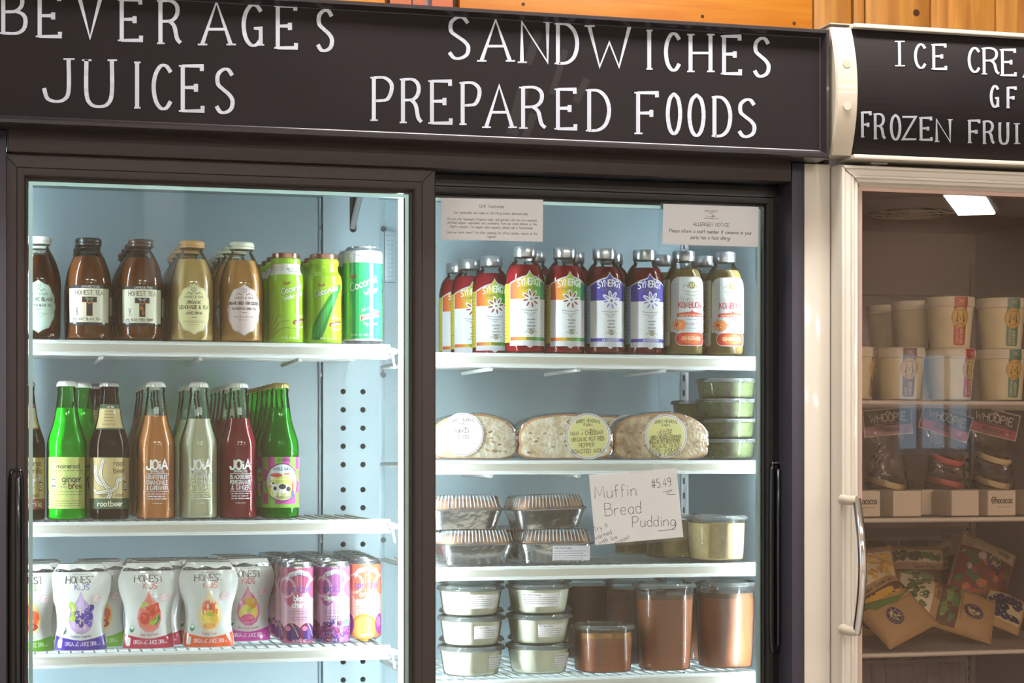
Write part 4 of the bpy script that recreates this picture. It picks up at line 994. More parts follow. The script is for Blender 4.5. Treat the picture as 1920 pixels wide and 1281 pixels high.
lane('b2', B2, 125, zl2, 1, st, 'bright green ginger soda bottle with a white cap', 'ginger soda bottles', rb)
lane('b3', B3, 205, zl2, 1, st, 'brown root beer bottle with a tan and green label', 'root beer bottles', rb)
lane('b4', B4, 292, zl2, 4, st, 'clear bottle of orange soda with white lettering', 'orange soda bottles', rb, gap=.07)
lane('b5', B5, 372.5, zl2, 3, st, 'clear bottle of pale yellow soda with white lettering', 'pale soda bottles', rb, gap=.075)
lane('b6', B6, 447, zl2, 5, st, 'clear bottle of dark red soda with white lettering', 'red soda bottles', rb, gap=.045)
lane('b7', B7, 524.5, zl2, 6, st, 'green glass soda bottle with a pink checked label', 'pink labelled soda bottles', rb)
# --- kombucha
KOM = [(29, 0), (32.5, 1.5), (34, 5), (34.2, 30), (34.2, 118), (33.8, 126), (32.6, 134), (30.3, 143), (27, 150.5), (22.5, 156.5), (18.5, 160), (17.6, 162), (18.4, 163), (18.6, 166)]
KCAP = [(19.3, 166), (19.9, 166.8), (19.9, 182.5), (18.8, 184.2), (0, 184)]
fko = on_lathe(KOM, 0, .3)
def rainbow(t):
    s = [(.0, '#d8432c'), (.22, '#e0862c'), (.4, '#d6c22c'), (.62, '#6ab52e'), (.8, '#3aa04a'), (1, '#2f8aa8')]
    for (a, c), (b, d) in zip(s, s[1:]):
        if a <= t <= b: f = (t-a)/(b-a); p, q = H(c), H(d); return tuple(p[i]+(q[i]-p[i])*f for i in range(4))
    return H(s[-1][1])
def flower(a, x, y, r, c1, c2, c3):
    for k in range(8): t = k*pi/4+.2; a.ell(x+r*.58*cos(t), y+r*.58*sin(t), r*.48, r*.2, c1, 10, t)
    for k in range(8): t = k*pi/4+.2; a.ell(x+r*.6*cos(t), y+r*.6*sin(t), r*.28, r*.1, c2, 8, t)
    a.ell(x, y, r*.2, r*.2, c1).ell(x, y, r*.13, r*.13, c3)
def synergy(cf, side, foot, fc, fname):
    a = Art()
    top = lambda u: 120+13*max(0, cos(pi*u/78))**1.2+9*max(0, 1-abs(u)/7)**1.6
    a.rect(-82, 18, -37, 119, side).lines(-80, -40, 114, 15, 6.4, 2, '#8b8444' if side[1] == 'd' else '#4a6a96', 3)
    a.strips(-38, 38, 24, lambda u: 12-4*max(0, 1-abs(u)/6), lambda u: top(u), lambda t: '#cfd0d6')
    a.strips(-36.6, 36.6, 24, lambda u: 92, lambda u: top(u)-2.6, cf)
    a.rect(-36.6, 27, 36.6, 92, '#e8e8ea').strips(-36.6, 36.6, 14, lambda u: 21, lambda u: 27, (cf if fc is None else (lambda t: fc)))
    a.text('SYNERGY', 0, 117, 11, '#f4f2ea', 1.8, cond=.78, maxw=58, bend=-.0075, serif=.08); a.text('organic & raw', 3, 110, 5, '#6f6a4a', .6, maxw=36, bend=-.005)
    flower(a, 2, 92, 17, '#f2f1f4', fname[1], fname[2])
    a.line([(-15, 74), (0, 72), (15, 74)], 1, '#8d8f90', True).line([(-12, 70), (0, 67), (12, 70)], .8, '#8d8f90', True).line([(-5, 66), (0, 63), (5, 66)], .8, '#8d8f90', True)
    for i, w_ in enumerate(('reawaken', 'rebirth', 'repurpose', 'redefine')): a.text(w_, 2, 56-i*5.6, 3.2, '#77787c', .5, maxw=14)
    a.ell(2, 36, 4, 4, '#8a8664').text('GT', 2, 34.2, 3.4, '#e8e8dc', .6).line([(-9, 34), (-5, 37), (-2, 34)], .8, '#8a8664', True).line([(13, 34), (9, 37), (6, 34)], .8, '#8a8664', True)
    a.text(fname[0], 2, 22, 4, '#4c5a36' if fc is None else '#dcdcf2', .7, maxw=32)
    return a
def gingerade():
    a = Art(); S = '#cdd0cf'
    a.rrect(-82, 16, -38, 134, 6, '#c9c7b4').rrect(-80.5, 18, -39.5, 132, 5, '#d2cfae').lines(-77, -42, 126, 20, 4.6, 1.6, '#9a987e', 3).rect(-80, 18, -40, 40, '#dfe0da')
    a.rrect(-37, 36, 37, 138, 16, '#8a5a50').rrect(-36, 37, 36, 137, 15, S)
    a.rect(-37, 40, 37, 66, '#c9ccd0').ell(-18, 52, 10, 10, '#e98a4c', 16)
    flower(a, -24, 53, 10, '#ea7a35', '#f6c79a', '#c5322c')
    a.lines(-6, 34, 61, 1, 5, 2.6, '#9a9ca4').text('enzymes & probiotics', 14, 52.5, 5, '#b0606a', .5, maxw=44).lines(-6, 34, 46, 1, 5, 2.6, '#9a9ca4')
    a.rrect(-27, 16, 33, 40, 12, '#e9e9e6').rrect(-26, 17, 32, 39, 11, '#c73a24').ell(3, 28, 20, 9, '#dc6a2c')
    a.text('GINGERADE', 3, 26, 5.6, '#f3d9bc', .9, maxw=38, serif=.08)
    a.poly([(-24, 67), (30, 67), (28, 73), (7, 75), (3, 78), (-1, 75), (-22, 73)], '#c9402a').text('Living Food for the Living Body', 3, 68.5, 3.4, '#f2cfb4', .5, maxw=46)
    a.text('KOMBUCHA', 3, 82, 10.5, '#b22f3c', 1.4, cond=.72, maxw=58, serif=.07); a.text('Organic Raw', 3, 95, 6.5, '#a7a6a0', .8, maxw=52)
    a.ell(3, 122, 6.4, 6.4, '#8f8448').text('GT', 3, 119.6, 5, '#e8e2b8', .8).line([(-14, 118), (-8, 122), (-4, 117)], 1, '#8f8448', True).line([(20, 118), (14, 122), (10, 117)], 1, '#8f8448', True)
    a.line([(-12, 112), (3, 110), (18, 112)], 1, '#8f8a70', True).line([(-9, 107), (3, 104), (15, 107)], 1, '#8f8a70', True)
    return a
def kom(name, lq, art):
    def mk():
        t = bottle('kombucha_bottle', 'bottle', KOM, lq, 152, M_silver, KCAP, ribs=40, n=36)
        art().bake('label', fko, PAPER, t, step=5, smooth=20); return t
    return mk
K1 = kom('', liquid('red_kombucha', '#b81e30', .75, '#e04050'), lambda: synergy(rainbow, '#d6c238', 0, None, ('TRILOGY', '#9a4a3c', '#7fae5a')))
K2 = kom('', liquid('dark_kombucha', '#8a2428', .75, '#a84848'), lambda: synergy(lambda t: '#4a3fa8', '#7db4d8', 0, '#4a3fa8', ('GINGERBERRY', '#9a98d8', '#4a4ac0')))
K3 = kom('', liquid('amber_kombucha', '#a8925a', .8, '#c8b070'), gingerade)
z1, z2, z3, z4 = ZRr
rk = .0345; sk = .0705
ysb = YS+.012+rb
for key, mk_, px, dx, dy, lb, g_ in (('b2', B2, 125, .027, .062, 'green ginger soda bottle peeking out behind the front one', 'ginger soda bottles'), ('b3', B3, 205, -.012, .125, 'brown root beer bottle set back behind the front one', 'root beer bottles'), ('b3', B3, 205, -.012, .19, 'brown root beer bottle farthest back in its row', 'root beer bottles')):
    spawn(key, mk_, (Xp(px, ysb)+dx, ysb+dy, zl2), lb, .2, g_)
def solo(kind, mk, px, z, y, lab, group, rz=0): return spawn(kind, mk, (Xp(px, y), y, z), lab, rz, group)
yk = YS+.012+rk
lane('k1', K1, 984, z1, 2, sk, 'red kombucha bottle with a rainbow label in the left lane', 'rainbow labelled kombucha', rk, dxs=[0, .036], front='bright rainbow labelled kombucha bottle, leftmost of the front line')
lane('k1', K1, 1059, z1, 2, sk, 'rainbow labelled kombucha bottle beside the blue labelled ones', 'rainbow labelled kombucha', rk, dxs=[0, .036])
for i, (px, yy, lb) in enumerate(((921, .24, 'rainbow labelled kombucha bottle just left of and behind the front line'), (880, .31, 'rainbow labelled kombucha bottle partly hidden near the left stile'), (857, .385, 'farthest rainbow labelled kombucha bottle, at the left stile'))):
    solo('k1', K1, px, z1, YS+.012+rk+yy-.07, lb, 'rainbow labelled kombucha', -.05)
lane('k2', K2, 1133, z1, 2, sk, 'blue labelled kombucha bottle, left lane', 'blue labelled kombucha', rk, dxs=[0, .036])
lane('k2', K2, 1208, z1, 1, sk, 'blue labelled kombucha bottle, right of the pair', 'blue labelled kombucha', rk)
lane('k3', K3, 1282, z1, 1, sk, 'amber kombucha bottle with an orange label, left of the pair', 'amber kombucha bottles', rk)
lane('k3', K3, 1358, z1, 1, sk, 'amber kombucha bottle with an orange label, under the allergen card', 'amber kombucha bottles', rk)
for px, yy, lb in ((1243, .075, 'amber kombucha bottle hidden behind the right blue labelled bottle'), (1322, .075, 'amber kombucha bottle peeking out between the two front amber ones'), (1296, .15, 'amber kombucha bottle deep behind the left amber one')):
    solo('k3', K3, px, z1, yk+yy, lb, 'amber kombucha bottles')
# ================================================================ POUCHES AND CANS (lower left shelf)
M_foil = pb('white_pouch_foil', '#d9dad6', .22, 0, bump=.5, bscale=45, coat=.5); M_silverfoil = pb('silver_foil', '#c9ccd2', .2, .95, bump=.9, bscale=90)
PW = [(0, 42), (12, 41.5), (40, 36.5), (68, 38.5), (92, 46.5), (110, 49), (124, 46), (133, 39), (140, 35)]
PD = [(0, 15), (20, 17), (65, 15), (105, 9), (128, 4), (136, 2.5), (140, 1)]
def interp(t, z):
    if z <= t[0][0]: return t[0][1]
    for (a, b), (c, d) in zip(t, t[1:]):
        if a <= z <= c: return b+(d-b)*(z-a)/(c-a)
    return t[-1][1]
def fpouch(u, v, o):
    w_, d = interp(PW, v), interp(PD, v); x = u/50*w_; q = max(0, 1-abs(u/50)**2.3)
    return (x*.001, -(d*q+.35+o+.8*sin(u*.16+v*.09)*q)*.001, v*.001)
def mk_pouch(band, kid, fruits, name):
    def mk():
        t = thing('juice_pouch', '', 'pouch'); mb = MB(); rows = [0, 6, 14, 24, 36, 48, 60, 72, 84, 94, 104, 112, 120, 128, 133, 137, 140]; n = 14; rg = []
        for v in rows:
            w_, d = interp(PW, v), interp(PD, v); r = []
            for i in range(n+1):
                u = -1+2*i/n; q = max(0, 1-abs(u)**2.3); r.append((u*w_*.001, -(d*q+.8*sin(u*50*.16+v*.09)*q)*.001, v*.001))
            for i in range(1, n):
                u = 1-2*i/n; q = max(0, 1-abs(u)**2.3); r.append((u*w_*.001, d*q*.001, v*.001))
            rg.append(r)
        mb.rings(rg).build('pouch_body', M_foil, t, 60)
        s = MB(); rg = []
        for v, k in ((127, 1.0), (131, 1.03), (137, 1.02), (141, .98)):
            w_, d = interp(PW, min(v, 140))*k, interp(PD, min(v, 140))+1.5; rg.append([(x*.001, (y+(v-127)*.35)*.001, v*.001) for x, y, _ in [(w_*cos(a), d*sin(a), 0) for a in [2*pi*i/20 for i in range(20)]]])
        s.rings(rg).build('top_seal', M_silverfoil, t, 60)
        a = Art()
        a.strips(-49, 49, 14, lambda u: 1, lambda u: 17+8*(abs(u)/49)**1.6, lambda _: band)
        a.text('ORGANIC JUICE DRINK', 3, 8, 6.2, '#e8dcea' if band != '#6cb52c' else '#e8f2d0', .9, maxw=66, bend=.0006); a.rrect(-44, 5, -36, 19, 3, '#e4e1dc')
        a.text('HONEST', 0, 109, 11, '#2a2a30', 1.5, maxw=60, serif=.08, contrast=.4); a.lines(-14, 14, 122.5, 1, 1, 1.3, '#55555a', 2)
        a.text('KiDS', 2, 98, 9, kid, 1.3, maxw=34, sp=.25)
        c = fruits
        a.poly([(0, 96), (5, 84), (14, 76), (25, 62), (27, 48), (20, 34), (6, 27), (-8, 28), (-21, 36), (-26, 50), (-22, 64), (-10, 78), (-4, 86)], c[0]).poly([(0, 90), (5, 80), (13, 72), (22, 60), (23, 48), (17, 37), (5, 31), (-7, 32), (-18, 39), (-22, 51), (-18, 62), (-8, 74), (-3, 82)], c[1])
        rr = random.Random(name)
        if name == 1:
            for k in range(9): a.ell(-16+rr.uniform(-4, 6), 66+rr.uniform(-14, 10), 5, 5, '#9cc23c' if k % 2 else '#b5d45a')
            for k in range(24): x, y = rr.uniform(-8, 22), rr.uniform(42, 74); a.ell(x, y, 5.2, 5.2, '#4a3a9a' if k % 3 else '#6a5ac0').ell(x-1.4, y+1.6, 1.4, 1.2, '#b0a8e0')
            for k in range(10): a.ell(rr.uniform(-10, 8), rr.uniform(38, 66), 3, 1.6, '#e8c8c8', rot=rr.uniform(0, 3))
        elif name == 2:
            a.ell(-8, 70, 8, 6, '#a6c83c').poly([(-8, 68), (18, 76), (24, 60), (2, 50)], '#d8402e').poly([(6, 44), (22, 58), (24, 48), (14, 38)], '#3f7a34').poly([(8, 44), (20, 56), (21, 50), (14, 41)], '#9ac45a')
            a.ell(-10, 50, 11, 10, '#cc3024').ell(-12, 53, 6, 4, '#e05a44')
            for k in range(14): a.ell(rr.uniform(-4, 18), rr.uniform(56, 70), .7, 1, '#3a1a14')
            a.ell(6, 42, 6, 5, '#9ab83c').ell(0, 36, 12, 4, '#e87a6a')
        elif name == 3:
            a.ell(2, 62, 17, 17, '#e8742a').ell(-2, 68, 12, 9, '#e04a32').ell(4, 54, 13, 8, '#f0b83a').ell(-4, 46, 14, 7, '#f0d860', rot=-.3).ell(1, 52, 6, 6, '#9cc83c').ell(10, 44, 12, 7, '#f2c84a', rot=.4).ell(0, 36, 14, 5, '#eaa858')
        elif name == 4:
            a.ell(6, 66, 14, 11, '#d8b22e').ell(8, 62, 9, 7, '#e0883a').ell(-10, 52, 14, 8, '#e8dc6a', rot=.6).ell(2, 54, 6, 5, '#9cc83c').ell(14, 48, 8, 9, '#ecd05a', rot=-.4).ell(-2, 40, 16, 7, '#d84a86')
        else:
            a.ell(-4, 64, 12, 12, '#c43a24').ell(10, 54, 13, 12, '#d8502c').ell(-6, 46, 12, 8, '#e89a3a').ell(8, 40, 12, 6, '#a82a22').ell(-10, 56, 6, 5, '#e8c05a')
        a.text(('Goodness Grapeness', 'Super Fruit Punch', 'Tropical Tango', 'Berry Good Lemonade', 'Berry Berry')[name-1], 0, 21.5, 4, kid, .5, maxw=46, bend=.003)
        a.ell(-36, 33, 4.6, 6, '#3f8a6a').ell(-36, 35, 3.6, 3.2, '#e6ecdf')
        a.ell(29, 84, 9, 7, '#e6b6c4').ell(29, 84, 8, 6, '#eedde0').lines(23, 35, 85.5, 2, 3, 1.1, '#c86a86', 4)
        a.bake('print', fpouch, GLOSSP, t, step=6, smooth=9); return t
    return mk
PU = [mk_pouch('#4a2f9a', '#4a3290', ('#b69ac8', '#cdb0dc'), 1), mk_pouch('#b8244a', '#c02840', ('#e08a8a', '#e86a5a'), 2), mk_pouch('#e8602c', '#d8402c', ('#f0d0a0', '#f2dca8'), 3),
      mk_pouch('#cc3aa0', '#c02860', ('#d86a9a', '#e8a8c4'), 4), mk_pouch('#6cb52c', '#6aa832', ('#e8c88a', '#e8b070'), 5)]
def pouch(kind, px, dy, lab, turn=0.):
    y = YS+.03+dy; spawn('pouch%d' % kind, PU[kind-1], (Xp(px, y), y, zl3), lab, turn, 'foil juice pouches')
pouch(5, 52, 0, 'juice pouch with a green band, cut off by the left door stile', .05)
pouch(1, 151, 0, 'juice pouch with a purple band and grapes')
pouch(2, 278, .004, 'juice pouch with a crimson band and watermelon', .03)
pouch(3, 391, .002, 'juice pouch with an orange band and mango, front line', -.02)
pouch(4, 462, .085, 'juice pouch with a magenta band, set back beside the cans', .1)
for k in range(3):
    w_ = ('second', 'third', 'fourth')[k]
    pouch(5, 186+k*2 if k < 2 else 184, .045+k*.042, 'green banded juice pouch, %s back, behind the grape one' % w_, .06)
    pouch(2, 296-k*9, .048+k*.042, 'crimson banded juice pouch, %s back in the watermelon row' % w_, .04*k)
    pouch(3, 390-k*19, .046+k*.042, 'orange banded juice pouch, %s back in the mango row' % w_, -.03*k)
    pouch(4, 455-k*10, .085+(k+1)*.042, 'magenta banded juice pouch, %s back in its row beside the cans' % w_)
    pouch(5, 74-k*3, .046+k*.042, 'green banded juice pouch, %s back at the far left' % w_)
SCAN = [(20, 0), (24, 1), (27.9, 5), (28.4, 8), (28.4, 127), (27.5, 131), (25.6, 134.5), (25.9, 137), (25.4, 138), (24.6, 137), (24, 133.5), (0, 133.5)]
def mk_scan(c1, c2, word, fruit, wc='#f2eef2'):
    def mk():
        t = thing('soda_can', '', 'can'); MB().lathe(SCAN, 30).build('can_body', M_al, t, 35)
        MB().rod([(0, -.004, .1337), (0, .012, .1345)], [.007, .005], 8).build('pull_tab', M_al, t)
        a = Art(); a.rect(-91, 3, 91, 129, c1)
        a.strips(-91, 91, 26, lambda u: 30, lambda u: 78+14*sin(u*.11), lambda x: c2)
        for k, (x, y, r) in enumerate(((-24, 96, 18), (30, 92, 20), (-60, 88, 20), (66, 90, 18))): a.ell(x, y, r, r, c2).ell(x, y, r*.75, r*.75, c1)
        a.poly([(-22, 104), (-16, 113), (0, 118), (16, 113), (22, 104), (24, 112), (17, 121), (0, 126), (-17, 121), (-24, 112)], '#e6e2ea').text('R.W. KNUDSEN', 0, 115.5, 5, '#6a5a86', .7, maxw=34, bend=-.012)
        a.text('spritzer', 0, 88, 13, '#6b5aa8', 1.6, maxw=46)
        for i, w_ in enumerate(word): a.text(w_, 2, 74-i*11, 9.5, wc, 2.0, maxw=42)
        a.lines(-18, 18, 56, 2, 4, 2, '#8a7a9a', 3).lines(-15, 15, 46, 2, 4, 2, '#6a5a86', 4)
        rr = random.Random(len(word[0]))
        if fruit == 'cherry':
            for x in (-70, -42, -14, 14, 42, 70): a.ell(x, 22, 15, 15, '#6a1a48').ell(x+4, 20, 13, 13, '#4a2470').ell(x-5, 28, 5, 4, '#d87a9a').line([(x, 36), (x+6, 28), (x+12, 14)], 1.2, '#d8c8a0', True)
        elif fruit == 'berry':
            for k in range(110): x, y = rr.uniform(-88, 88), rr.uniform(6, 38); a.ell(x, y, 4, 4, rr.choice(['#5a2a7a', '#7a2a6a', '#8a2a5a', '#4a3a90']), 8).ell(x-1, y+1.2, 1.2, 1, '#e0b0d0', 6)
            a.ell(20, 36, 10, 5, '#6aa86a', rot=.5)
        else:
            for x in (-66, -6, 54): a.ell(x, 20, 24, 24, '#e89038').ell(x, 20, 20, 20, '#f0b060')
            for x in (-36, 26, 84): a.ell(x, 26, 12, 18, '#9a3a8a').ell(x-3, 30, 6, 9, '#d070a8')
        a.text('10.5 FL OZ', 0, 5.5, 4, '#d8d0e4', .6, maxw=26)
        a.bake('print', on_lathe(SCAN, 0, .15), GLOSSP, t, step=7); return t
    return mk
SC = {'a': (mk_scan('#b85478', '#d8a4b8', ('black', 'cherry'), 'cherry'), 'black cherry soda can'), 'b': (mk_scan('#b05ea6', '#d8aed2', ('boysenberry',), 'berry'), 'boysenberry soda can'), 'c': (mk_scan('#ea7c5c', '#f0b4a0', ('orange', 'passionfruit'), 'orange'), 'orange passionfruit soda can')}
rc = .0295
def scans(key, px, dy, n, extra, dxs=0):
    y0 = YS+.012+rc+dy
    for k in range(n):
        y = y0+k*.0605
        spawn('scan'+key, SC[key][0], (Xp(px, y0)+dxs*k, y, zl3), '%s, %s%s' % (SC[key][1], ORD[k] + (' in its row' if k else ' of its row'), extra), (0 if not k else .3*k), SC[key][1]+'s')
scans('a', 557, 0, 6, ' right beside the pouches', 0)
scans('b', 624, 0, 6, '')
scans('c', 683.5, .07, 5, '', .003)

# ================================================================ SANDWICHES
M_crust = pb('bread_crust', '#b07a48', .7, bump=.6, bscale=120, var=.25, vscale=30)
def crumb_mat(name, c1, c2):
    m, nt, b = node_mat(name); N = nt.nodes.new; L = nt.links.new
    tc = N('ShaderNodeTexCoord'); v = N('ShaderNodeTexVoronoi'); v.inputs['Scale'].default_value = 190; n = N('ShaderNodeTexNoise'); n.inputs['Scale'].default_value = 55; n.inputs['Detail'].default_value = 5
    L(tc.outputs['Object'], v.inputs[0]); L(tc.outputs['Object'], n.inputs[0])
    cr = N('ShaderNodeValToRGB'); cr.color_ramp.elements[0].position = .35; cr.color_ramp.elements[1].position = .6; cr.color_ramp.elements[0].color = H(c2); cr.color_ramp.elements[1].color = H(c1)
    L(n.outputs[0], cr.inputs[0]); L(cr.outputs[0], b.inputs['Base Color']); b.inputs['Roughness'].default_value = .8
    mu = N('ShaderNodeMath'); mu.operation = 'MULTIPLY'; L(v.outputs['Distance'], mu.inputs[0]); L(n.outputs[0], mu.inputs[1])
    bp = N('ShaderNodeBump'); bp.inputs['Strength'].default_value = .8; bp.inputs['Distance'].default_value = .003; L(mu.outputs[0], bp.inputs['Height']); L(bp.outputs[0], b.inputs['Normal'])
    return m
M_crumb = crumb_mat('white_crumb', '#efe6cf', '#cdb58a'); M_crumb2 = crumb_mat('wheat_crumb', '#d3bd98', '#a98560')
M_wrap = clear('cling_wrap', '#ffffff', 1.35, .12, bump=1.0, bscale=55, haze=.05)
def loaf_outline(w_, h, n=40, k=1., peak=0.):
    pts = []
    for i in range(n):
        t = 2*pi*i/n; c_, s_ = cos(t), sin(t); e = 2.5 if s_ > 0 else 5.5
        q = (abs(c_)**e+abs(s_)**e)**(-1/e); r = 1+.012*sin(5*t+1)+.01*sin(9*t)
        pts.append((w_*c_*q*r*k+peak*max(0, s_)*4, h*.38+(h*.62 if s_ > 0 else h*.38)*s_*q*r*k))
    return pts
def slab(pts, y0, y1, ed=1.5):
    mb = MB(); cx = sum(p[0] for p in pts)/len(pts); cz = sum(p[1] for p in pts)/len(pts)
    f = lambda k, y: [((cx+(p[0]-cx)*k)*.001, y*.001, (cz+(p[1]-cz)*k)*.001) for p in pts]
    return mb.rings([f(.97, y0), f(1, y0+ed), f(1, y1-ed), f(.97, y1)])
def mk_sand(w_, h, wheat, writing, stx, sty, sr, stcol, bits):
    def mk():
        t = thing('wrapped_sandwich', '', 'sandwich'); o = loaf_outline(w_, h)
        cm = M_crumb2 if wheat else M_crumb
        for y0, y1, k in ((-26, -9, 1), (12, 28, .97)):
            s = slab([(x*k, z*k) for x, z in o], y0, y1).build('bread_slice', M_crust, t, 50)
            for yy in ((y0-.25, y0+.5) if y0 < 0 else (y1-.5, y1+.25),):
                inn = loaf_outline(w_*k-4, h*k-5); slab([(x, z+2) for x, z in inn], yy[0], yy[1], .1).build('crumb', cm, s, 30)
                if y0 < 0:
                    a = Art(); rr = random.Random(int(w_)+(7 if wheat else 0))
                    for k2 in range(46 if not wheat else 30):
                        x, z = rr.uniform(-w_*.85, w_*.85), rr.uniform(h*.12, h*.86); r_ = rr.uniform(.6, 2.6)
                        if (x/w_)**2+((z-h*.4)/(h*.55))**2 < .85: a.ell(x, z, r_*1.9, r_*.9, rr.choice(['#b99a68', '#c9ae7e', '#a8834e', '#8f6a3e'] if not wheat else ['#9a7448', '#8a623c', '#a98558']), 9, rr.uniform(-.6, .6))
                    a.bake('air_holes', lambda u, v, o_: (u*.001, (y0-.3-o_)*.001, v*.001), PAPER, s)
        y = -9
        for c, th in zip(bits, (6, 5, 5, 5)):
            pts = [(x*(.97+.02*sin(i*2.1)), z*(.97+.025*sin(i*3.7+th))) for i, (x, z) in enumerate(o)]
            slab(pts, y+.2, y+th, .8).build('filling_layer', pb('filling_'+c[1:], c, .5, bump=.3, bscale=80), t, 50); y += th+.1
        ring = []
        for k, yy in ((.6, -27.6), (1.0, -27.2), (1.035, -22), (1.03, 0), (1.035, 24), (1.0, 29), (.6, 29.5)):
            ring.append([((x*k+.9*sin(i*1.7+yy))*.001, (yy+.5*sin(i*2.3))*.001, max(.0002, (z*k+.9*sin(i*1.3+yy)-(k-1)*12)*.001)) for i, (x, z) in enumerate(o)])
        MB().rings(ring).build('cling_wrap', M_wrap, t, 70)
        a = Art(); a.ell(0, 0, sr, sr, '#e6ddd6', 32).ell(0, 0, sr*.955, sr*.955, '#8f86a6', 32).ell(0, 0, sr*.93, sr*.93, '#e6ddd6', 32).ell(0, 0, sr*.88, sr*.88, stcol, 32)
        a.text('GREEN MEADOWS', 0, sr*.62, sr*.13, '#4c4a36', sr*.02, maxw=sr*1.05, bend=-.006).text('FARM', 0, sr*.44, sr*.12, '#4c4a36', sr*.02)
        a.line([(-sr*.3, sr*.3), (-sr*.1, sr*.26), (sr*.05, sr*.3)], .6, '#5a6a3a', True).ell(sr*.12, sr*.29, 1.8, 1.4, '#c84a34').ell(sr*.25, sr*.3, 1.2, 1, '#5a3a4a')
        for i, l in enumerate(writing): a.text(l, -sr*.05+(i % 2)*2, sr*.06-i*sr*(.2 if len(writing) > 4 else .26), sr*.17, '#5a5132', sr*.022, maxw=sr*1.45, rot=.05, jit=.03)
        a.bake('sticker', lambda u, v, o_: ((stx+u)*.001, (-28.6-o_-.0*abs(u))*.001, (sty+v)*.001), PAPER, t)
        return t
    return mk
zs2 = z2
for kind, mk, px, lab, rz in (('s1', mk_sand(76, 76, False, ['TURKEY', 'SWISS'], -22, 42, 37, '#efeee8', ('#7a5a6a', '#e8dcc0', '#8a9a5a', '#d8b8a0')), 882, 'wrapped white bread sandwich with a pale sticker, leftmost on its shelf', .06),
                       ('s2', mk_sand(83, 77, False, ['HAM + CHEDDAR', 'ORGANIC RST RED', 'PEPPER', 'ROASTED AIOLI'], 39, 39, 40, '#e2da94', ('#e8963a', '#d8a0a0', '#c85a3a', '#e8dcb0')), 1054, 'wrapped ham and cheddar sandwich with a yellow sticker', -.04),
                       ('s3', mk_sand(84, 80, True, ['VEGGIE', 'GREEN MEADOWS HUMMUS', 'ORGANIC RST RED PEPPER', 'ORGANIC ONION', 'RANCH - AVOCADO', 'SOUR CARROT'], 8, 40, 38, '#ded690', ('#b8a04a', '#6a8a3a', '#4a3a4a', '#c8b060')), 1233, 'wrapped brown bread veggie sandwich, rightmost and nearest the green tubs', -.1)):
    y = YS+.05; o = mk(); o.location = (Xp(px, y), y, zs2+.0005); o.rotation_euler = (0, 0, rz); o['label'] = lab; o['group'] = 'wrapped sandwiches'
    PROTO[kind] = o
for kind, px, dy, lab in (('s1', 890, .075, 'wrapped white bread sandwich hidden behind the leftmost one'), ('s2', 1046, .075, 'wrapped sandwich hidden behind the ham and cheddar one'), ('s2', 1128, .14, 'wrapped sandwich whose yellow sticker peeks out between two sandwiches')):
    y = YS+.05+dy; dup(PROTO[kind], (Xp(px, y), y, zs2+.0005), 0.0, lab, 'wrapped sandwiches')

# ================================================================ DELI TUBS
M_tub = clear('clear_tub', '#fdfffd', 1.28, .05, haze=.03); M_lid = clear('clear_lid', '#fbfdfb', 1.3, .08, haze=.1, hazecol='#eef2ee')
def tub(kind_cat, rt, rb, h, food, fill, sq=2., layer=None, stickers=None, n=32):
    t = thing('deli_tub', '', 'tub'); k = lambda z: rb+(rt-rb)*z/h; ex = lambda z: sq+(2-sq)*(z/h)
    e_ = lambda a, z: sring(k(z)*a, k(z)*a, z, ex(z), n)
    MB().rings([e_(.9, .6), e_(.985, 2.5)]+[e_(1, z) for z in (h*.2, h*.45, h*.7, h-7)]+[e_(1.04, h-6.5), e_(1.05, h-4)], 0, True, False).build('container', M_tub, t, 40)
    f = lambda a, z: sring(k(z)*a-1.3, k(z)*a-1.3, z, ex(z), n)
    zf_ = h*fill; MB().rings([f(.9, 2), f(.98, 4)]+[f(1, z) for z in (h*.2, h*.45) if z < zf_-2]+[f(1, zf_)]).build('food', food, t, 50)
    if layer: MB().rings([f(1.0, zf_+.05), f(1.0, zf_+layer[1])]).build('oil_layer', layer[0], t, 50)
    r = rt*1.06; sr_ = lambda a, z: sring(r*a, r*a, z, 2, n)
    MB().rings([sr_(1, h-6), sr_(1.02, h-5.6), sr_(1.015, h-3.5), sr_(.985, h-1), sr_(.97, h+.6), sr_(.93, h+.6), sr_(.9, h-1.8)]).build('lid', M_lid, t, 35)
    if stickers:
        u0, u1, v0, v1 = stickers; a = Art(); a.rect(u0, v0, u1, v1, '#ebe4e2').text('Blue Cheese Dressing', u0+2, v1-4.6, 3, '#6a6464', .4, 'l', maxw=(u1-u0)*.45).lines(u0+2, u1-2, v1-8.5, 4, 3.6, 1.5, '#7c7878', int(u1))
        pr = [(k(z), z) for z in (0, h)]
        a.bake('paper_label', on_lathe(pr, 0, .5), PAPER, t, step=5)
    return t
F_dress = pb('blue_cheese_dressing', '#f6f3dc', .4, var=.04, vscale=40); F_pesto = pb('pesto', '#4c5a1c', .5, bump=.5, bscale=300, var=.45, vscale=120)
F_hum = pb('hummus', '#cfb47c', .6, bump=.9, bscale=120, var=.12, vscale=90); F_soup = pb('tomato_soup', '#9a4e16', .35, var=.22, vscale=9); F_beet = pb('dark_stew', '#5a2418', .4, var=.4, vscale=30); F_oil = pb('oil_film', '#6a4424', .15, var=.3, vscale=50)
def put(proto, mk, px, Y, z, lab, rz=0, grp=None, dz=0): return spawn(proto, mk, (Xp(px, Y), Y, z+dz), lab, rz, grp)
yt = YS+.07
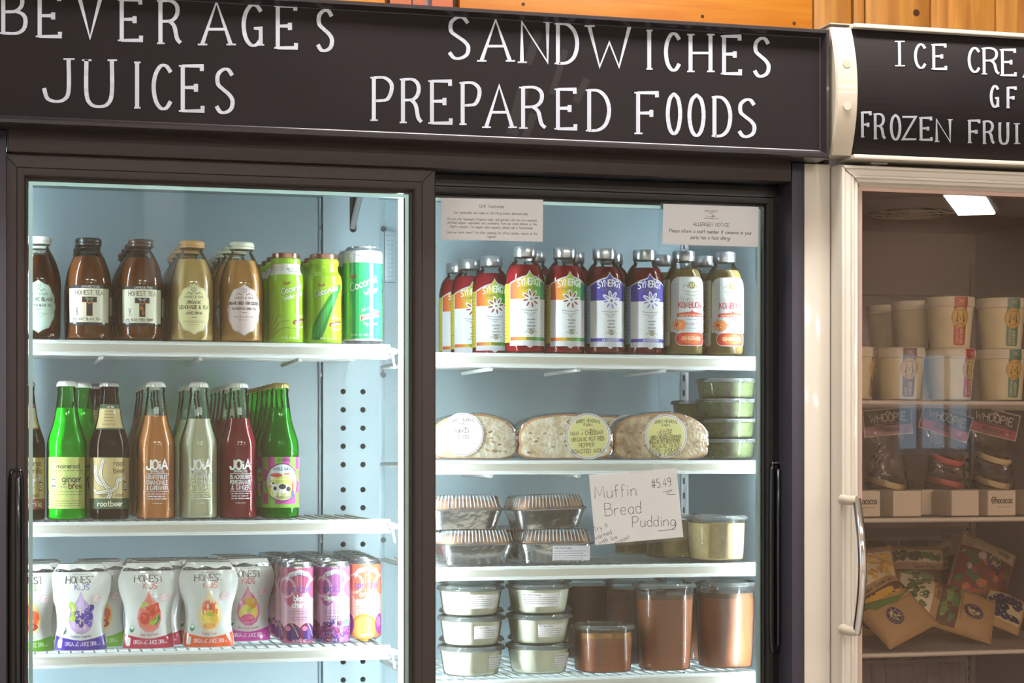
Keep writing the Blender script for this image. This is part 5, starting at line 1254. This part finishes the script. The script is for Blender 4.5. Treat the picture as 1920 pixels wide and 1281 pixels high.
def stack(base, mk_of, px, Y, z, n, pitch, labf, grp, rzs=None):
    for k in range(n):
        lev = ('bottom', 'second lowest', 'third lowest', 'top')[k] if n == 4 else ('bottom', 'middle', 'top')[k]
        mk = (lambda: mk_of(k)) if callable(mk_of) else None
        put(base+str(k), mk, px+[0, .6, -.8, .5][k], Y, z, labf % lev, (rzs or [0]*9)[k], grp, pitch*k)
dress = lambda k: tub('', 55, 47, 50.5, F_dress, .84, 2., None, [(8, 62, 14, 36), (-16, 40, 14, 36), (-44, 30, 14, 38)][k])
stack('dr', dress, 883, yt, z4, 3, .0515, '%s white dressing tub of the left stack', 'blue cheese dressing tubs', [.25, .15, .35])
for k in range(3): put('dr%d' % k, None, 1010, yt+.004, z4, '%s white dressing tub of the stack beside the red tubs' % ('bottom', 'middle', 'top')[k], (.15, .0, -.05)[k], 'blue cheese dressing tubs', .0518*k)
for s_, px in ((0, 884), (1, 1012)):
    for k in range(3): put('dr%d' % k, None, px, yt+.15, z4, '%s dressing tub hidden behind the %s stack' % (('bottom', 'middle', 'top')[k], ('left', 'second')[s_]), .8, 'blue cheese dressing tubs', .0515*k)
pesto = lambda k: tub('', 52.5, 48, 35, F_pesto, .84)
put('pe', lambda: pesto(0), 1361, YS+.068, z2, 'bottom pesto tub of the tall stack', 0, 'pesto tubs')
for k in range(1, 4): put('pe', None, 1361+k*.3, YS+.068, z2, '%s pesto tub of the tall stack' % ('', 'second lowest', 'third lowest', 'topmost')[k], k*.9, 'pesto tubs', .0358*k)
for k in range(3): put('pe', None, 1314, YS+.19, z2, '%s pesto tub of the lower stack behind' % ('bottom', 'middle', 'top')[k], k, 'pesto tubs', .0358*k)
mk_h = lambda: tub('', 52, 46, 79, F_hum, .84, 2.7)
put('hu', mk_h, 1343, YS+.062, z3, 'round clear tub of golden hummus at the front', 0, 'hummus tubs')
put('hu', None, 1263, YS+.168, z3, 'tub of hummus half hidden by the muffin card, nearer the front tub', .3, 'hummus tubs')
put('hu', None, 1203, YS+.292, z3, 'tub of hummus half hidden by the muffin card, farthest left', .6, 'hummus tubs')
tall = lambda: tub('', 53, 44, 152, F_soup, .82, 3.0, (F_oil, 9))
beet = lambda: tub('', 53, 44, 152, F_beet, .86, 3.0, (F_oil, 5))
put('ta', tall, 1245, YS+.066, z4, 'tall clear tub of red soup, left of the front two', -.15, 'tall soup tubs')
put('ta', None, 1360, YS+.075, z4, 'tall clear tub of red soup, rightmost at the front', .1, 'tall soup tubs')
put('ta', None, 1292, YS+.222, z4, 'tall tub of red soup standing between and behind the front two', .1, 'tall soup tubs')
put('be', beet, 1190, YS+.184, z4, 'tall tub of dark stew behind the short red tub', .2, 'tall stew tubs')
put('be', None, 1097, YS+.29, z4, 'tall tub of dark stew right of the dressing stacks', .1, 'tall stew tubs')
put('sm', lambda: tub('', 52.5, 46, 82, F_soup, .74, 3.0, (pb('herb_oil', '#a8742c', .2, var=.5, vscale=60), 9)), 1130, YS+.062, z4, 'short clear tub of red sauce at the shelf front', .05, 'short sauce tubs')

# ================================================================ LOAF PANS
M_pan = pb('aluminium_pan', '#f4f5f6', .2, .97, bump=1., bscale=34); M_pud = pb('bread_pudding', '#d08c4c', .6, bump=.8, bscale=90, var=.45, vscale=60)
M_dome = clear('dome_lid', '#fdfefe', 1.3, .08, haze=.12)
M_rib = clear('lid_rib', '#ffffff', 1.6, .1, haze=.55)
def mk_pan(sticker):
    def mk():
        t = thing('pudding_pan', '', 'pan'); n = 48
        s = lambda a, b, z, e=5, mod=None: sring(a, b, z, e, n, mod=mod)
        fl = lambda t_: 1+.012*sin(40*t_)*min(1, 3*abs(sin(2*t_))**3)
        MB().rings([s(50, 30, .4, 5), s(56, 36, 1.2, 5, fl), s(59, 39, 12, 5, fl), s(63, 43, 24, 5, fl), s(66, 46, 33, 5), s(70, 50, 33.5, 4), s(71, 51, 34.5, 4), s(70, 50, 35.6, 4), s(65, 45, 35.2, 5), s(62, 42, 26, 5)], 0, True, True).build('foil_pan', M_pan, t, 40)
        dm = lambda t_, a=1: 30+7*abs(cos(t_))*0+6*max(0, 1-abs(sin(t_)))*0
        top = MB(); rr = random.Random(3); rg = []
        for k, z in ((1, 34), (.97, 42), (.88, 48), (.6, 51), (.3, 52), (.05, 52)): rg.append([(x*(1+rr.uniform(-.02, .02)), y*(1+rr.uniform(-.02, .02)), z_+rr.uniform(-.0015, .0015)) for x, y, z_ in sring(61*k, 41*k, z, 4, n)])
        top.rings(rg).build('pudding', M_pud, t, 70)
        m2 = 96; rb_ = lambda t_: 1+.016*sin(32*t_)
        r2 = lambda a, b, z, mod=None, e=5: sring(a, b, z, e, m2*2, mod=mod)
        MB().rings([r2(70.5, 50.5, 35.8, None, 4), r2(70, 50, 37, None, 4), r2(65, 45, 37.5), r2(64, 44, 39, rb_), r2(60, 40, 54, rb_), r2(57, 37, 58), r2(45, 28, 59)], 0, False, True).build('dome_lid', M_dome, t, 25)
        ri = MB()
        def edge(x, a_, b_): return b_*(max(0, 1-abs(x/a_)**5))**.2
        for sx in range(-8, 9):
            x = sx*6.6
            for sg_ in (-1, 1): ri.rod([(x*.001, sg_*edge(x, 64.5, 44.5)*.001, .0395), (x*.93*.001, sg_*edge(x*.93, 60.5, 40.5)*.001, .054), (x*.9*.001, sg_*edge(x*.9, 57, 37)*.001, .0585)], .0009, 5)
        for sy in range(-5, 6):
            y = sy*6.6
            for sg_ in (-1, 1): ri.rod([(sg_*edge(y, 44.5, 64.5)*.001, y*.001, .0395), (sg_*edge(y*.93, 40.5, 60.5)*.001, y*.93*.001, .054)], .0009, 5)
        o_ = ri.build('lid_ribs', M_rib, t, 60); o_['kind'] = 'stuff'
        if sticker:
            a = Art(); a.rect(-8, 5, 58, 31, '#e9e4ea').text('Muffin Bread Pudding', -5, 25.5, 3, '#6a6464', .45, 'l', maxw=30).lines(-5, 54, 21, 5, 3.9, 1.6, '#7c7880', 4)
            a.bake('paper_label', lambda u, v, o: (u*.001, -(38.5+v*.22+o+.9)*.001, v*.001), PAPER, t)
        return t
    return mk
yp = YS+.062
put('pn', mk_pan(False), 886, yp, z3, 'foil loaf pan with a ribbed lid, lower left of the four', .06, 'bread pudding pans')
put('pn', None, 866, yp+.003, z3, 'foil loaf pan with a ribbed lid, upper left of the four', -.03, 'bread pudding pans', .0592)
put('pn2', mk_pan(True), 1036, yp+.003, z3, 'foil loaf pan with a printed paper label, lower right of the four', -.1, 'bread pudding pans')
o = put('pn', None, 1021, yp+.004, z3, 'foil loaf pan tipped slightly, upper right of the four', .12, 'bread pudding pans', .0592); o.rotation_euler = (0, -.025, .12)
put('pn', None, 935, yp+.13, z3, 'foil loaf pan standing behind, between the two front stacks', .1, 'bread pudding pans')

# ================================================================ NOTICES ON THE GLASS
M_sleeve = clear('plastic_sleeve', '#fdfeff', 1.2, .12, haze=.025, hazecol='#e6eef4', bump=.15)
YN = YD2+.012
def card(name, label, cat, sleeve, paper, pc, draw, Y=YN, tape=None):
    cx = sum(p[0] for p in paper)/4; cy_ = sum(p[1] for p in paper)/4; c = (Xp(cx, Y), Y, Zp(cx, cy_, Y))
    t = thing(name, label, cat, c)
    L_ = lambda px, py, dy: (Xp(px, Y)-c[0], dy, Zp(px, py, Y)-c[2])
    def sheet(pts, y0, y1, nm, m):
        mb = MB(); a = [L_(x, y, y0) for x, y in pts]; b_ = [L_(x, y, y1) for x, y in pts]; mb.rings([a, b_]).build(nm, m, t, 0)
    sheet(paper, -.0008, -.0004, 'paper', pc)
    a = Art(); draw(a); a.bake('print', lambda u, v, o: L_(u, -v, -.00085-o*.00003), PAPER, t)
    sheet(sleeve, -.0022, -.0017, 'sleeve', M_sleeve)
    if tape: sheet(tape, -.0026, -.0023, 'tape', M_sleeve)
    return t
M_note = pb('note_paper', '#fbf7f5', .7)
def d1(a):
    K = '#463c3e'; T = lambda s, x, y, h, mw: a.text(s, x, -y, h, K, h*.12, maxw=mw, rot=-.02)
    T('GMF Sandwiches', 922, 390, 5.6, 46)
    T('Our sandwiches are made on A&J King bread, delivered daily.', 921, 402, 4.4, 146)
    T('We use only Applegate Organics meat, and garnish with our own seasonal', 922, 414, 4.4, 175); T('certified organic vegetables and condiments from our store shelves or the', 922, 421, 4.4, 175)
    T("Chef's creation. We happily take requests, please ask a farmstander.", 922, 428.5, 4.4, 160)
    T('Love our lunch items? We offer catering for office lunches, inquire at the', 922, 439, 4.4, 172); T('register.', 922, 446, 4.4, 18)
card('sandwich_notice', 'white printed card in a plastic sleeve about sandwiches, upper left of the right door', 'notice', [(817, 368), (1020, 373), (1019.5, 455), (817, 452)], [(826.5, 371.3), (1018, 374.6), (1017, 453.3), (826, 449)], M_note, d1)
def d2(a):
    K = '#3c3436'; T = lambda s, x, y, h, mw: a.text(s, x, -y, h, K, h*.13, maxw=mw, rot=-.03)
    T('GREEN MEADOWS', 1333, 397.5, 3, 24); T('FARM', 1333.5, 401, 3, 10); a.line([(1324, -405), (1330, -407), (1335, -406)], .7, '#5a6a4a', True).ell(1337, -405.5, 3, 1.4, '#c85a4a', rot=-.1); T('Organic vegetables & fruit', 1333.5, 410.5, 2.2, 27)
    T('ALLERGEN NOTICE', 1333, 424.5, 6.6, 68); T('Please inform a staff member if someone in your', 1332, 438, 6.4, 154); T('party has a food allergy', 1332, 449, 6.4, 74)
card('allergen_notice', 'white printed allergen card taped to the upper right of the right door', 'notice', [(1238, 375), (1431, 384), (1428, 468), (1234, 463)], [(1243.5, 382.2), (1422, 388.2), (1421.3, 463.4), (1241.6, 458)], M_note, d2, tape=[(1282, 366), (1362, 370), (1362, 388), (1281, 385)])
def d3(a):
    K = '#3c3236'; f = lambda x, y: (1080+x/5.189, -(860+y/5.189)); h_ = 1/5.189
    def T(s, x, y, h, rot, mw, w=1.0, sl=0): p = f(x, y); a.text(s, p[0], p[1], h*h_, K, w, 'l', 1, .2, sl, 0, rot, mw*h_, sub=4, jit=.02)
    T('Muffin', 185, 390, 118, .07, 445); T('#5.49', 738, 290, 85, .12, 190); T('Bread', 285, 560, 120, .08, 460); T('Pudding', 550, 668, 105, .03, 420)
    a.line([f(845, 330), f(935, 305), (f(880, 345)), f(965, 350)], .9, K, True); a.line([f(965, 610), f(968, 660), f(920, 690), f(795, 705)], 1, K, True)
    T('Try it', 180, 716, 46, .38, 150, .75); T('warmed', 190, 792, 44, .36, 200, .75); T('with Ice', 225, 836, 44, .3, 190, .75); T('cream!', 390, 838, 44, .4, 150, .75)
card('handwritten_card', 'white handwritten Muffin Bread Pudding price card in a clear sleeve', 'card', [(1093, 888), (1283, 872), (1293, 1012), (1112, 1028)], [(1104, 891), (1268, 878), (1281, 1007), (1116, 1022)], pb('card_stock', '#fbfaf6', .7, var=.03, vscale=20), d3, tape=[(1178, 874), (1222, 870), (1224, 884), (1180, 888)])

# ================================================================ FREEZER CONTENTS
M_gel = pb('gelato_cup', '#e8dcae', .3, coat=.4, var=.06, vscale=30); M_glid = pb('gelato_lid', '#e2d8b8', .35, coat=.2)
CUP = [(33, 0), (35, 1), (35.5, 3), (42, 76), (42.5, 78)]; CLID = [(42.7, 74), (44, 75), (44.3, 80), (44.1, 90), (43, 92), (0, 91.6)]
fcup = on_lathe(CUP, 0, .35)
def mk_gel(band, words, colname):
    def mk():
        t = thing('gelato_cup', '', 'cup'); MB().lathe(CUP, 32).build('cup', M_gel, t, 40); MB().lathe(CLID, 32).build('lid', M_glid, t, 40)
        a = Art(); a.rrect(-13, 5, 13, 74, 4, band).rect(-13, 40, 13, 74, band)
        a.text(words[0], -4, 8, 4.4, '#e8d8b8', .55, 'l', rot=pi/2, maxw=36); a.text(words[1], 6, 8, 6, '#e8d8b8', .8, 'l', rot=pi/2, maxw=32); a.lines(9, 10.5, 9, 1, 1, 1, '#e8d8b8')
        a.ell(0, 55, 17.5, 19, '#b0842c', 28).ell(0, 55, 16.2, 17.6, '#d6ac4c', 28)
        a.text('M', 0, 48, 15, '#14100e', 2.8, cond=1.2, serif=.14, contrast=.5); a.lines(-8, 8, 44, 1, 1, 1.6, '#6a5430').text('GELATO', 0, 39.5, 3.6, '#5a4426', .5, bend=.01); a.text('MANY FRESH', 0, 66, 3, '#5a4426', .45, bend=-.01)
        a.bake('band', fcup, GLOSSP, t, step=5)
        b_ = Art(); b_.rect(-13, 74, 13, 91, band).line([(-5, 80), (5, 87)], .8, '#e8c8a8').line([(5, 80), (-5, 87)], .8, '#e8c8a8').bake('band', on_lathe([(44.3, 70), (44.3, 95)], 0, .4), GLOSSP, t, step=5)
        return t
    return mk
GO = mk_gel('#b83a1c', ('TURKISH FIG', 'ORANGE'), ''); GG = mk_gel('#3f7a5e', ('CARDAMOM', 'GINGER'), ''); GB = mk_gel('#7a5a50', ('DARK', 'COCOA'), '')
yg = YSF+.055; zg = ZF[0]; hg = .0925
for key, mk, px, dy, lv, turn, lab in (('gB', GB, 1596, 0, 0, .9, 'gelato cup cut off by the freezer door stile'), ('gB', GB, 1688, 0, 0, -.05, 'gelato cup with a brown band, bottom row'), ('gO', GO, 1783, 0, 0, .45, 'gelato cup with an orange band, bottom row'), ('gG', GG, 1878, 0, 0, .1, 'gelato cup with a green band, bottom row'),
     ('gO', GO, 1781, .005, 1, 0, 'gelato cup with an orange band, upper row at the front'), ('gG', GG, 1877, .005, 1, .05, 'gelato cup with a green band, topmost on the right'),
     ('gO', GO, 1722, .108, 0, .4, 'gelato cup behind, bottom of the second stack back'), ('gO', GO, 1717, .108, 1, .5, 'gelato cup with an orange band, upper, second stack back'), ('gO', GO, 1672, .212, 0, .5, 'gelato cup behind, bottom of the third stack back'), ('gO', GO, 1668, .212, 1, .6, 'dim gelato cup, upper, farthest stack back'),
     ('gG', GG, 1852, .108, 0, .5, 'gelato cup behind the green banded stack'),):
    y = yg+dy; spawn(key, mk, (Xp(px, y), y, zg+lv*hg), lab, turn, 'gelato cups')
# small cartons
M_cart = pb('cream_carton', '#d9cbb0', .6)
def mk_box(txt):
    def mk():
        t = thing('cookie_carton', '', 'box'); MB().box(-.0285, .0285, -.03, .03, 0, .045, 0, .0012).build('carton', M_cart, t, 30)
        MB().box(-.0275, .0275, -.0303, -.03, .001, .044).build('front_flap', M_cart, t, 0)
        if txt:
            a = Art(); a.text('@hococoa', 0, 22, 12, '#3a332c', 1.6, maxw=42); a.lines(-8, 18, 15, 1, 1, 1.8, '#7a6a58'); a.bake('print', lambda u, v, o: (u*.001, -.0305-o*.001, v*.001), PAPER, t)
        return t
    return mk
for key, txt, px, dy, rz, lab in (('bx1', True, 1607, 0, .12, 'cream carton with dark lettering, cut off by the door stile'), ('bx0', False, 1684, .0, .1, 'plain cream carton, second from the left'), ('bx0', False, 1792, .0, .1, 'plain cream carton in the middle of its row'), ('bx1', True, 1861, -.004, .06, 'cream carton with full dark lettering'), ('bx1', True, 1938, .0, .06, 'cream carton with dark lettering at the right frame edge'),
                                  ('bx0', False, 1645, .066, .05, 'plain carton set back between the first two'), ('bx0', False, 1738, .066, .05, 'plain carton set back in the middle gap'), ('bx0', False, 1828, .064, .05, 'plain carton set back behind the lettered one')):
    y = YSF+.036+dy; spawn(key, mk_box(txt), (Xp(px, y), y, ZF[1]), lab, rz, 'small cookie cartons')
# whoopie pie bags
M_cake = pb('chocolate_cake', '#4a342a', .8, bump=.8, bscale=160, var=.5, vscale=120); M_cream2 = pb('vanilla_cream', '#d8c08c', .5); M_creamp = pb('pink_cream', '#c4605a', .5)
M_bag = clear('cellophane', '#f6f2ea', 1.5, .08, haze=.04, hazecol='#d8c8b0', bump=1.2, bscale=40)
def mk_whoopie(creamm, band, pies):
    def mk():
        t = thing('cookie_bag', '', 'bag')
        rg = []
        for z, w_, d in ((0, 34, 20), (8, 40, 27), (40, 42, 30), (75, 36, 24), (95, 26, 10), (108, 38, 3), (125, 47, 1.5)):
            rg.append([((w_*cos(a)+1.6*sin(5*a+z))*.001, (d*sin(a)+1.4*sin(4*a+z*.7))*.001, z*.001) for a in [2*pi*i/28 for i in range(28)]])
        MB().rings(rg).build('cellophane', M_bag, t, 60)
        for (x, y, z, tx) in pies:
            p = MB()
            p.lathe([(20, 4), (28, 6), (31, 10), (29, 15), (20, 20), (8, 22.5), (0, 23)], 24).lathe([(0, -23), (8, -22.5), (20, -20), (29, -15), (31, -10), (28, -6), (20, -4)], 24)
            o = p.build('cake', M_cake, t, 60, (x, y, z)); o.rotation_euler = (tx, .2, 0)
            q = MB().lathe([(24, -6.5), (31.5, -5), (33, 0), (31.5, 5), (24, 6.5)], 24).build('cream_filling', creamm, o, 60)
        a = Art(); a.rect(-52, -25, 52, 25, '#d8ccb4').rect(-50, -23, 50, 23, '#3c3a40').rect(-50, -23, 50, -6, band)
        a.text('WHOOPIE', 0, 1, 15, '#e0d4b8', 1.9, maxw=84, cond=1., serif=.06); a.text('the', 2, 15.5, 6, '#e0d4b8', .9); a.lines(-30, 34, -3.5, 1, 3, 1.8, '#c8a08a'); a.text('@hococoa', 2, -17, 9, '#3a2a2c', 1.3, maxw=44); a.rect(-48, 14, -20, 21, '#55603a')
        h_ = MB().box(-.052, .052, -.0012, .0012, -.025, .025).build('header_card', pb('card_edge', '#d8ccb4', .6), t, 0); h_.location = (0, 0, .135)
        a.bake('print', lambda u, v, o: (u*.001, -.0013-o*.001, v*.001), PAPER, h_)
        return t
    return mk
for key, mk, px, py, dy, rz, ry, lab in (('wh1', mk_whoopie(M_cream2, '#b58a98', [(0, .0, .024, .15)]), 1664, 0, .135, .1, -.08, 'cellophane cookie bag with a grey and pink header card, leftmost'), ('wh2', mk_whoopie(M_creamp, '#c4485c', [(0, 0, .026, .1), (.002, .0, .071, .3)]), 1773, 0, .135, .0, .3, 'cellophane bag of chocolate cakes with pink filling'),
      ('wh3', mk_whoopie(M_cream2, '#c05a72', [(0, 0, .026, .2), (.002, 0, .072, .25)]), 1862, 0, .15, -.05, .22, 'cellophane bag of chocolate cakes with cream filling, rightmost')):
    y = YSF+.036+dy; o = mk(); o.location = (Xp(px, y), y, ZF[1]+.046); o.rotation_euler = (0, 0, rz); o['label'] = lab; o['group'] = 'bags of filled chocolate cakes'
    for ch in o.children:
        if ch.name.startswith('header_card'): ch.rotation_euler = (0, ry, 0); ch.location.x += .0
    o.location.z = ZF[1]+.0005
    # stand behind the cartons on the shelf: lift the card to the seen height
    for ch in o.children:
        if ch.name.startswith('header_card'): ch.location.z = .178-.01
        elif ch.name.startswith('cellophane'): ch.scale = (1, 1, 1.3)
        else: ch.location.z += .03
# frozen vegetable bags
M_kraft = pb('kraft_bag', '#b08c5c', .6, bump=.25, bscale=60, var=.08, vscale=20)
def pil(u, v, L_, W, T): return T*max(0, 1-abs(u/W)**2.6)**.8*max(0, 1-abs(v/L_)**3.2)**.8*(1+.10*sin(u*.06+v*.045)+.05*sin(u*.13-v*.11))
def mk_bag(L_, W, T, draw, m=None):
    def mk():
        t = thing('frozen_food_bag', '', 'bag'); n, q = 14, 18; vs = []; fs = []
        for s_ in (-1, 1):
            for j in range(q+1):
                for i in range(n+1):
                    u, v = -W+2*W*i/n, -L_+2*L_*j/q; vs.append((u*.001, s_*(pil(u, v, L_, W, T)+.4)*.001, v*.001))
        N_ = (n+1)*(q+1)
        for j in range(q):
            for i in range(n):
                a = j*(n+1)+i; fs += [(a, a+1, a+n+2, a+n+1), (N_+a, N_+a+n+1, N_+a+n+2, N_+a+1)]
        for i in range(n): fs += [(i, N_+i, N_+i+1, i+1), (q*(n+1)+i, q*(n+1)+i+1, N_+q*(n+1)+i+1, N_+q*(n+1)+i)]
        for j in range(q): a = j*(n+1); fs += [(a, a+n+1, N_+a+n+1, N_+a), (a+n, N_+a+n, N_+a+2*n+1, a+2*n+1)]
        MB().add(vs, fs).build('bag_body', m or M_kraft, t, 70)
        a = Art(); draw(a, L_, W)
        a.bake('print', lambda u, v, o: (u*.001, -(pil(u, v, L_, W, T)+1.0+o)*.001, v*.001), PAPER, t, step=2*W/n, smooth=2*L_/q)
        return t
    return mk
def logo(a, x, y, r, rot=0):
    a.ell(x, y, r, r, '#3f3350', 24).ell(x, y, r*.66, r*.66, '#cbb284', 20).ell(x, y, r*.52, r*.52, '#5a5a50', 18).ell(x, y+1, r*.3, r*.3, '#a8a080', 12)
    for k in range(16): t = k*2*pi/16; a.rect(x+r*.82*cos(t)-1, y+r*.82*sin(t)-1, x+r*.82*cos(t)+1, y+r*.82*sin(t)+1, '#cbb284')
def dots(a, x0, x1, y0, y1, bg, cols, n, r, seed):
    a.rect(x0, y0, x1, y1, bg); rr = random.Random(seed)
    for k in range(n):
        x, y, c_ = rr.uniform(x0+r, x1-r), rr.uniform(y0+r, y1-r), rr.choice(cols); a.ell(x, y, r*rr.uniform(.8, 1.1), r*rr.uniform(.75, 1), c_, 12).ell(x-r*.3, y+r*.3, r*.25, r*.2, '#d8cfb0', 6)
def d_corn(a, L_, W):
    dots(a, -W+6, W-6, 22, L_-10, '#d9c9a0', ['#c99430', '#d8a83c', '#b98428'], 46, 6, 3); a.text('Super Sweet Corn', 0, 10, 8, '#4a3a2a', 1, maxw=2*W-20)
    a.rect(-W+4, -14, W-4, 6, '#5a3a28').ell(-4, -6, 44, 8, '#d0a030', rot=-.1).poly([(-W+6, -4), (-20, -14), (20, -22), (W-8, -18), (10, -30), (-40, -26)], '#5f7a34')
    logo(a, -18, -52, 17); a.lines(-10, 40, -32, 1, 4, 2.4, '#6a5438')
def d_peas(a, L_, W):
    dots(a, -W+6, W-6, 26, L_-8, '#d9cba6', ['#5a6a34', '#6a7a3e', '#4c5c30'], 44, 6, 5); a.text('Green Peas', 10, 14, 8, '#4a3a2a', 1, maxw=60)
    a.rect(-W+4, -24, W-4, 12, '#5c3a28').poly([(-W+6, 8), (-10, 10), (40, -4), (W-8, -20), (20, -18), (-30, -6)], '#6a8440').poly([(-W+6, -8), (0, -8), (50, -22), (10, -26), (-40, -20)], '#56703a')
    for k in range(6): a.ell(-40+k*13, 4-k*2.4, 4.5, 4, '#8aa050')
    logo(a, -12, -52, 19); a.lines(-40, 50, -30, 1, 4, 2.4, '#6a5438')
def d_blue(a, L_, W):
    dots(a, -W+5, W-5, -L_+14, L_-12, '#cdb68c', ['#33304a', '#3c3856', '#2c2840'], 40, 9, 8); a.text('Blueberries', 0, L_-12, 7, '#4a3a2a', 1, maxw=60)
def d_mix(a, L_, W):
    a.rect(-W+4, -L_+8, W-4, L_-30, '#7a3a2c'); rr = random.Random(4)
    for k in range(40): a.ell(rr.uniform(-W+12, W-12), rr.uniform(-L_+14, L_-40), rr.uniform(6, 14), rr.uniform(5, 10), rr.choice(['#a84a2a', '#c06a3a', '#4a6a3a', '#cfc0b0', '#8a4a5a', '#34304a', '#8a2a24']), 12, rr.uniform(0, 3))
    logo(a, 14, 34, 20); a.rect(-W+4, L_-30, W-4, L_-4, '#c4b48a').lines(-W+8, -6, L_-8, 5, 4.6, 2.2, '#5a4c3a').ell(24, L_-16, 8, 5, '#8a8a6a').ell(38, L_-16, 8, 5, '#7a7a60')
bags = [('corn', (95, 62, 24, d_corn), 1648, .07, .088, (.0, -.45, .72), 'kraft bag of frozen sweet corn leaning at the left'),
        ('peas', (96, 60, 26, d_peas), 1768, .155, .062, (.0, -1.1, .85), 'kraft bag of frozen green peas lying across the shelf front'),
        ('peas2', (60, 62, 18, d_peas), 1718, .345, .106, (.0, .03, .2), 'kraft bag of peas standing upright behind the front two'),
        ('blue', (50, 40, 14, d_blue), 1880, .175, .05, (.0, .6, .85), 'bag of frozen blueberries lying at the right of the peas'),
        ('mix', (74, 60, 18, d_mix), 1838, .3, .108, (.0, .45, .35), 'dark red bag of frozen mixed vegetables, back right'),
        ('corn2', (80, 58, 18, d_corn), 1632, .2, .09, (0, -.1, .2), 'kraft bag of sweet corn standing behind the leaning one'),
        ('mix2', (70, 60, 14, d_mix), 1764, .4, .09, (0, -.4, .15), 'dim bag of frozen vegetables at the very back')]
for nm, (L_, W, T, dr_), px, dy, dz, (rz, ry, rx), lab in bags:
    y = YSF+dy; o = mk_bag(L_, W, T, dr_)(); o.location = (Xp(px, y), y, ZF[2]+dz); o.rotation_mode = 'XYZ'
    from mathutils import Matrix
    o.rotation_euler = (Matrix.Rotation(rz, 3, 'Z') @ Matrix.Rotation(-rx, 3, 'X') @ Matrix.Rotation(ry, 3, 'Y')).to_euler(); o['label'] = lab; o['group'] = 'frozen vegetable bags'
